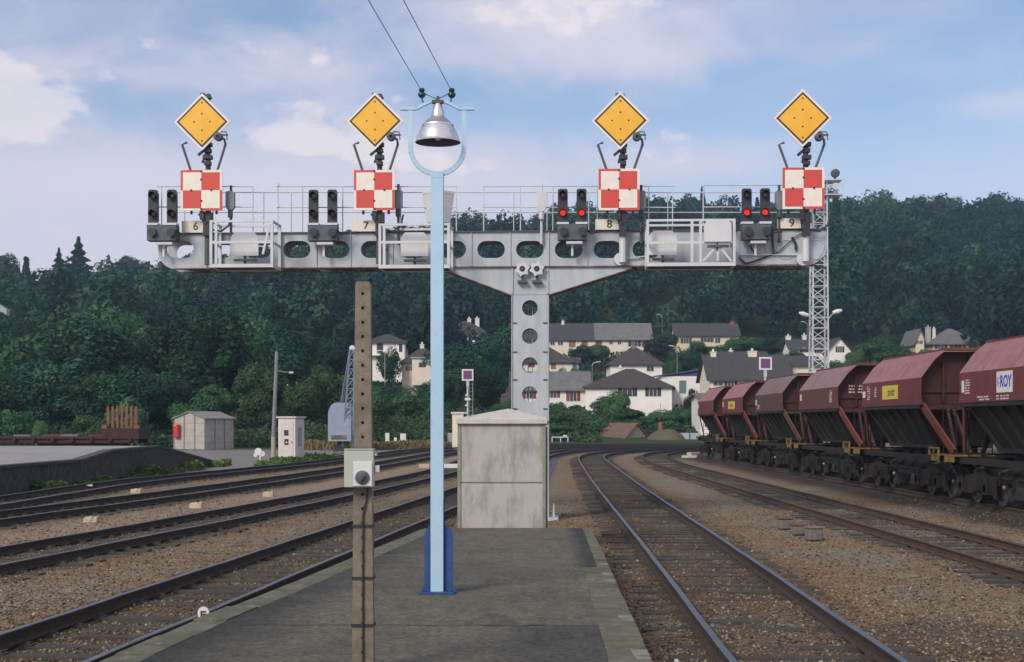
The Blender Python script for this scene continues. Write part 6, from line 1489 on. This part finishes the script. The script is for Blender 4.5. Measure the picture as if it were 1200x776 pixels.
hl = ['rounded shrub at the left end of the hedge under the red shutters', 'tall green tree in front of the bungalow wall', 'shrub left of the tall green tree', 'leafy tree under the bungalow windows', 'leafy tree under the right bungalow corner', 'low shrub right above the white frame', 'shrub under the red shuttered window', 'shrub behind the barn roof, left side', 'leafy tree under the mono pitch house', 'shrub above the brick red flue', 'shrub behind the barn gable', 'shrub beside the tall white wall', 'shrub just right of the gantry column foot']
for (k, x, y, d, w), lab in zip(HB, hl): tree(k, x, y, d, lab, 'hedge trees and shrubs below the bungalow', wpx=w)
# far wood on the hill: reads as one mass
def forest():
    g = np.random.default_rng(5); proto_f = []
    for i in range(7):
        if i < 6:
            C, Nn, T = crown_pts(g, 1300, 4.6, 4.2 + .6 * (i % 3), 6.5, 26, lobe_r=(.20, .38)); S = .19 + .21 * g.random(len(C))
        else:
            n = 700; t = g.random(n); z = 2 + t * 13; rad = (1 - t) * 3 * (.3 + .7 * g.random(n) ** .5); a = g.random(n) * 6.283
            C = np.stack([rad * np.cos(a), rad * np.sin(a), z], -1); Nn = np.stack([np.cos(a), np.sin(a), np.ones(n) * .8], -1); Nn /= np.linalg.norm(Nn, axis=1, keepdims=True); T = g.random(n) * .5; S = .25 + .25 * g.random(n)
        proto_f.append((C, S, Nn, T))
    P = []
    d = 296.
    while d < 640:
        sp = 7.6 if d < 420 else 8.6
        if d > 590: sp = 6.5
        x = -.42 * d - 10
        while x < .42 * d + 10:
            P.append((x + g.uniform(-2.8, 2.8), d + g.uniform(-3, 3))); x += sp * g.uniform(.85, 1.15)
        d += sp * (1.25 if d < 580 else 1.0)
    # extra slope trees between the houses and the wood
    for i in range(130):
        dd = g.uniform(235, 305); px = g.uniform(-60, 560) if g.random() < .6 else g.uniform(1010, 1260); P.append((sx(px, dd), dd))
    P = np.array(P); Zg = terrain(P[:, 0], P[:, 1]) + GZ
    px = 600 + P[:, 0] / P[:, 1] * F
    keep = np.ones(len(P), bool)
    keep &= ~((P[:, 1] < 311) & (px > 590) & (px < 900))
    keep &= ~((P[:, 1] < 300) & (px > 900) & (px < 1160))
    P = P[keep]; Zg = Zg[keep]
    big = fbm(P[:, 0] / 40, P[:, 1] / 40, 3, 8)
    Vs = []; Ts = []
    for i, (x, y) in enumerate(P):
        k = g.integers(0, 6) if g.random() < .985 else 6
        C, S, Nn, T = proto_f[k]; a = g.random() * 6.283; R_ = np.array([[math.cos(a), -math.sin(a), 0], [math.sin(a), math.cos(a), 0], [0, 0, 1]])
        s = .72 + 1.0 * g.random() ** 1.6; sc3 = np.array([s * g.uniform(.85, 1.15), s * g.uniform(.85, 1.15), s * g.uniform(.85, 1.2)])
        if y > 585: sc3 *= g.uniform(.7, 1.25)
        C2 = (C * sc3) @ R_.T + np.array([x, y, Zg[i] - 1.5]); N2 = Nn @ R_.T
        Vs.append(quads(C2, S * s, N2, g)); t0 = g.uniform(-.30, .22) + (.38 if g.random() < .16 else 0) + (big[i] - .5) * .9; Ts.append(np.clip(T * .75 + .12 + t0, 0, 1))
    V = np.concatenate(Vs); T = np.concatenate(Ts); n = len(V)
    me = quad_mesh('forest', V.reshape(-1, 3), np.arange(n * 4).reshape(n, 4))
    at = me.attributes.new('tint', 'FLOAT', 'FACE'); at.data.foreach_set('value', T[:len(me.polygons)].astype(np.float32)); me.materials.append(LEAFF)
    tag(link('forest', me), 'dense dark green forest covering the hill to the skyline', 'forest', kind='stuff')
    print('forest quads', n, 'trees', len(P))
forest()
# undergrowth between houses and trees
def scatter_leaves(name, n, fx, m, size, label, cat, seed, hh):
    g = np.random.default_rng(seed); X, D, Z0 = fx(g, n); k = len(X)
    C = np.stack([X, D, Z0 + hh * g.random(k) ** 1.3], -1); Nn = g.normal(size=(k, 3)) + np.array([0, -.3, .8]); Nn /= np.linalg.norm(Nn, axis=1, keepdims=True)
    S = size * (.5 + g.random(k)); V = quads(C, S, Nn, g); me = quad_mesh(name, V.reshape(-1, 3), np.arange(k * 4).reshape(k, 4))
    at = me.attributes.new('tint', 'FLOAT', 'FACE'); at.data.foreach_set('value', np.clip(.5 + .5 * (fbm(X / 6, D / 6, 3, seed) - .5) * 2 + .3 * (g.random(k) - .5), 0, 1)[:len(me.polygons)].astype(np.float32)); me.materials.append(m)
    return tag(link(name, me), label, cat, kind='stuff')
def f_under(g, n):
    D = g.uniform(162, 312, n); X = (g.random(n) * 2 - 1) * .42 * D; c = fbm(X / 9, D / 9, 3, 31)
    k = (c > .40) & ~((D < 185) & (X > 20)); X, D, c = X[k], D[k], c[k]
    return X, D, terrain(X, D) + GZ + (c - .40) * 3.0 * g.random(len(X))
UND = leaf_mat('undergrowth_leaves', (.022, .050, .024), (.042, .085, .036), (.075, .12, .05), var=False)
scatter_leaves('undergrowth', 160000, f_under, UND, .20, 'scrubby undergrowth covering the slope between houses and trees', 'undergrowth', 21, .5)
def f_edge(g, n):      # foot of the wood, behind the yard
    D = g.uniform(126, 150, n); X = g.uniform(-62, -2, n); c = fbm(X / 4, D / 4, 3, 41)
    k = D > 128 + 4 * c; X, D, c = X[k], D[k], c[k]
    return X, D, terrain(X, D) + GZ + g.random(len(X)) ** 1.2 * (c * 2.0 + (D - 126) / 24 * 2.6) * .8
scatter_leaves('wood_edge_scrub', 60000, f_edge, UND, .14, 'low green scrub along the foot of the wood behind the yard', 'scrub', 22, .3)
WEED = leaf_mat('weed_leaves', (.06, .11, .03), (.10, .17, .045), (.19, .22, .06), var=False)
def f_weed(g, n):
    Y = np.concatenate([g.uniform(46, 76, n), g.uniform(72, 92, n // 2)]); wall = np.arange(len(Y)) < n
    c = fbm(Y / 2.2, Y * 0 + 3.3, 3, 51)
    l4 = xtrack('L4', Y)
    X = np.where(wall, -15.5 + .55 * g.random(len(Y)) ** 1.5, l4 - 1.25 - 1.3 * g.random(len(Y)))
    hgt = np.where(wall, np.clip((c - .36) * 1.9, 0, .5) * np.where(Y > 68, .6, 1), np.clip((c - .38) * 1.6, 0, .38)); k = hgt > .04
    X, Y, hgt = X[k], Y[k], hgt[k]
    return X, Y, GZ + hgt * g.random(len(X))
scatter_leaves('weeds', 14000, f_weed, WEED, .06, 'green weeds growing along the bank wall and the weedy track', 'weeds', 23, .1)
def dry_grass():
    g = np.random.default_rng(9); n = 26000
    D = g.uniform(118, 134, n); px = np.where(g.random(n) < .75, g.uniform(425, 540, n), g.uniform(345, 430, n)); X = sx(px, D); c = fbm(X / 3, D / 3, 3, 61); l4 = xtrack('L4', D)
    k = (X < l4 - 2.0) & (c > .3); X, D, c = X[k], D[k], c[k]; n = len(X); h = (.22 + .55 * c) * g.uniform(.4, 1.2, n); a = g.random(n) * 6.28; w = .05
    lean = g.normal(size=(n, 2)) * .12; z = terrain(X, D) + GZ
    V = np.stack([np.stack([X - w * np.cos(a), D - w * np.sin(a), z], -1), np.stack([X + w * np.cos(a), D + w * np.sin(a), z], -1), np.stack([X + lean[:, 0] + .02, D + lean[:, 1], z + h], -1), np.stack([X + lean[:, 0] - .02, D + lean[:, 1], z + h], -1)], 1)
    me = quad_mesh('dry_grass', V.reshape(-1, 3), np.arange(n * 4).reshape(n, 4)); at = me.attributes.new('tint', 'FLOAT', 'FACE'); at.data.foreach_set('value', np.clip(c + .3 * (g.random(n) - .5), 0, 1)[:len(me.polygons)].astype(np.float32))
    me.materials.append(leaf_mat('dry_grass_blades', (.12, .13, .045), (.26, .21, .08), (.36, .29, .13), var=False)); tag(link('dry_grass', me), 'strip of tall dry yellow grass beyond the tracks', 'grass', kind='stuff')
dry_grass()

def f_far(g, n):
    D = g.uniform(150, 166, n); X = g.uniform(-6, 30, n); c = fbm(X / 3, D / 3, 3, 71)
    k = ~((np.abs(X - 14.5) < 5) & (D < 160)) & ~((np.abs(X - 19.5) < 3.2) & (D < 157)) & ~((np.abs(X - 5) < 1.5) & (D < 152)); X, D, c = X[k], D[k], c[k]
    return X, D, terrain(X, D) + GZ + g.random(len(X)) ** 1.3 * np.clip((c - .2) * 3.4 * ((D - 148) / 16), 0, 3)
scatter_leaves('hedge_scrub', 26000, f_far, UND, .15, 'low green scrub at the foot of the hedge beyond the curving tracks', 'scrub', 25, .2)
SKYTINT = (.95, .96, 1.02); LOWC = (5.7, 5.45, 6.3); VEILC = (6.25, 5.85, 6.7); PUFFC = (8.0, 7.15, 7.05)
SKYSTR = .10; SUNSTR = 2.2; SUNANG = 20; EXPO = 0.36; SEL = 34; SAZ = -145; HAZE = 0.0003
# ---------------------------------------------------------------- sky, sun, camera
SUN_EL, SUN_AZ = R(SEL), R(SAZ)     # azimuth from +Y, negative = towards -X (left), behind the camera
w = bpy.data.worlds.new('World'); sc.world = w; w.use_nodes = True; nt = w.node_tree; N = nt.nodes; L = nt.links
bg = N['Background']; sky = N.new('ShaderNodeTexSky'); sky.sky_type = 'NISHITA'; sky.sun_disc = False; sky.sun_elevation = SUN_EL; sky.sun_rotation = SUN_AZ
sky.air_density = 1.0; sky.dust_density = .6; sky.ozone_density = 1.6; sky.altitude = 300
def math_(op, a, b=None, c=None, clamp=False):
    n = N.new('ShaderNodeMath'); n.operation = op; n.use_clamp = clamp
    for i, q in enumerate((a, b, c)):
        if q is None: continue
        if isinstance(q, (int, float)): n.inputs[i].default_value = q
        else: L.new(q, n.inputs[i])
    return n.outputs[0]
tc = N.new('ShaderNodeTexCoord'); sep = N.new('ShaderNodeSeparateXYZ'); L.new(tc.outputs['Generated'], sep.inputs[0])
az = math_('ARCTAN2', sep.outputs[0], sep.outputs[1]); el = math_('ARCSINE', sep.outputs[2])
cmb = N.new('ShaderNodeCombineXYZ'); L.new(az, cmb.inputs[0]); L.new(math_('MULTIPLY', el, 1.9), cmb.inputs[1])
def noise(s, det, rough, off=0., sh=(1, 1, 1)):
    mp = N.new('ShaderNodeMapping'); mp.inputs['Location'].default_value = (off, off * .7, off); mp.inputs['Scale'].default_value = sh; L.new(cmb.outputs[0], mp.inputs[0])
    n = N.new('ShaderNodeTexNoise'); n.inputs['Scale'].default_value = s; n.inputs['Detail'].default_value = det; n.inputs['Roughness'].default_value = rough; n.inputs['Distortion'].default_value = .25
    L.new(mp.outputs[0], n.inputs['Vector']); return n.outputs['Fac']
def sm(v, a, b):
    r = N.new('ShaderNodeMapRange'); r.interpolation_type = 'SMOOTHSTEP'; r.inputs[1].default_value = a; r.inputs[2].default_value = b; L.new(v, r.inputs[0]); return r.outputs[0]
def blob(px, py, rx, ry, amp):     # a bank of cloud centred on a compass direction
    a0 = math.atan((px - 600) / F); e0 = math.atan((HZ - py) / F); dx = math_('DIVIDE', math_('SUBTRACT', az, a0), rx / F); dy = math_('DIVIDE', math_('SUBTRACT', el, e0), ry / F)
    r2 = math_('ADD', math_('MULTIPLY', dx, dx), math_('MULTIPLY', dy, dy)); return math_('MULTIPLY', math_('EXPONENT', math_('MULTIPLY', r2, -1)), amp)
def total(bl):
    t = bl[0]
    for q in bl[1:]: t = math_('ADD', t, q)
    return t
veil = total([blob(130, 250, 330, 75, .50), blob(480, 210, 260, 70, .40), blob(650, 20, 170, 65, .55), blob(380, 60, 160, 60, .30), blob(860, 70, 260, 22, .22), blob(800, 190, 130, 26, .32), blob(1150, 140, 90, 16, .25), blob(-300, 200, 300, 150, .5), blob(1700, 150, 260, 90, .5), blob(120, 95, 110, 20, .2), math_('MULTIPLY', sm(math_('ABSOLUTE', az), .9, 1.8), .62)])  # last term: unseen veil added behind the camera to brighten the bell shade
puff = total([blob(35, 130, 62, 40, .60), blob(0, 165, 70, 30, .35), blob(365, 130, 52, 12, .42), blob(335, 160, 66, 18, .48), blob(375, 66, 40, 16, .34), blob(430, 175, 90, 20, .30), blob(600, 20, 60, 34, .42), blob(710, 15, 60, 36, .42), blob(580, 195, 90, 18, .25), blob(800, 188, 85, 14, .24), blob(-250, 150, 150, 60, .4), blob(1500, 120, 180, 50, .4)])
n1 = noise(7.5, 10, .62, 3.1); n2 = noise(17, 9, .6, 9.2); n3 = noise(2.6, 8, .55, 5.5, (1, 2.2, 1))
vm = math_('MULTIPLY', sm(math_('ADD', veil, math_('MULTIPLY', math_('SUBTRACT', n1, .5), 1.3)), .02, .62), .80)
n4 = noise(42, 8, .62, 2.2)
pm = math_('MULTIPLY', sm(math_('ADD', math_('ADD', puff, math_('MULTIPLY', math_('SUBTRACT', n2, .5), 1.3)), math_('MULTIPLY', math_('SUBTRACT', n4, .5), .75)), .20, .46), .56)
thin = math_('MULTIPLY', sm(n3, .40, .70), .32)
def mixc(f, a, b):
    x = N.new('ShaderNodeMix'); x.data_type = 'RGBA'; L.new(f, x.inputs[0])
    for i, q in ((6, a), (7, b)):
        if isinstance(q, tuple): x.inputs[i].default_value = (*q, 1)
        else: L.new(q, x.inputs[i])
    return x.outputs[2]
tint = N.new('ShaderNodeMix'); tint.data_type = 'RGBA'; tint.blend_type = 'MULTIPLY'; tint.inputs[0].default_value = 1; tint.inputs[7].default_value = (*SKYTINT, 1); L.new(sky.outputs[0], tint.inputs[6])
low = sm(el, .27, .0)
base = mixc(math_('MULTIPLY', low, .72), tint.outputs[2], LOWC)
c = mixc(thin, base, VEILC); c = mixc(vm, c, VEILC); c = mixc(pm, c, PUFFC)
L.new(c, bg.inputs[0]); bg.inputs[1].default_value = SKYSTR
sun = bpy.data.lights.new('sun', 'SUN'); sun.energy = SUNSTR; sun.angle = R(SUNANG); sun.color = (1, .90, .76)
so = bpy.data.objects.new('sun', sun); col.objects.link(so)
dirv = Vector((math.sin(SUN_AZ) * math.cos(SUN_EL), math.cos(SUN_AZ) * math.cos(SUN_EL), math.sin(SUN_EL)))
so.rotation_euler = dirv.to_track_quat('Z', 'Y').to_euler(); so.location = (-40, -40, 60)
cam = bpy.data.cameras.new('camera'); co = bpy.data.objects.new('camera', cam); col.objects.link(co); sc.camera = co
co.location = (0, 0, CZ); co.rotation_euler = (R(90), 0, 0); cam.sensor_width = 36; cam.lens = F / 1200 * 36; cam.shift_y = (HZ - 388) / 1200; cam.clip_end = 3000; cam.clip_start = .1
sc.view_settings.view_transform = 'Standard'; sc.view_settings.look = 'None'; sc.view_settings.gamma = 1; sc.view_settings.use_curve_mapping = False
sc.view_settings.exposure = EXPO
sc.render.filter_size = 1.7
sc.cycles.max_bounces = 4; sc.cycles.diffuse_bounces = 2; sc.cycles.volume_bounces = 0; sc.cycles.transparent_max_bounces = 4; sc.cycles.use_denoising = True

if HAZE > 0:
    hm = bpy.data.materials.new('haze_air'); hm.use_nodes = True; hn = hm.node_tree.nodes; hn.remove(hn['Principled BSDF']); pv = hn.new('ShaderNodeVolumePrincipled')
    pv.inputs['Color'].default_value = (.55, .80, 1, 1); pv.inputs['Density'].default_value = HAZE; pv.inputs['Anisotropy'].default_value = .2
    hm.node_tree.links.new(pv.outputs[0], hn['Material Output'].inputs['Volume'])
    hb = MB(); hb.b2((-600, -60, -2.2), (600, 960, 140)); ho = hb.build('haze', hm); tag(ho, 'thin bluish haze in the air over the valley', 'haze', kind='stuff')
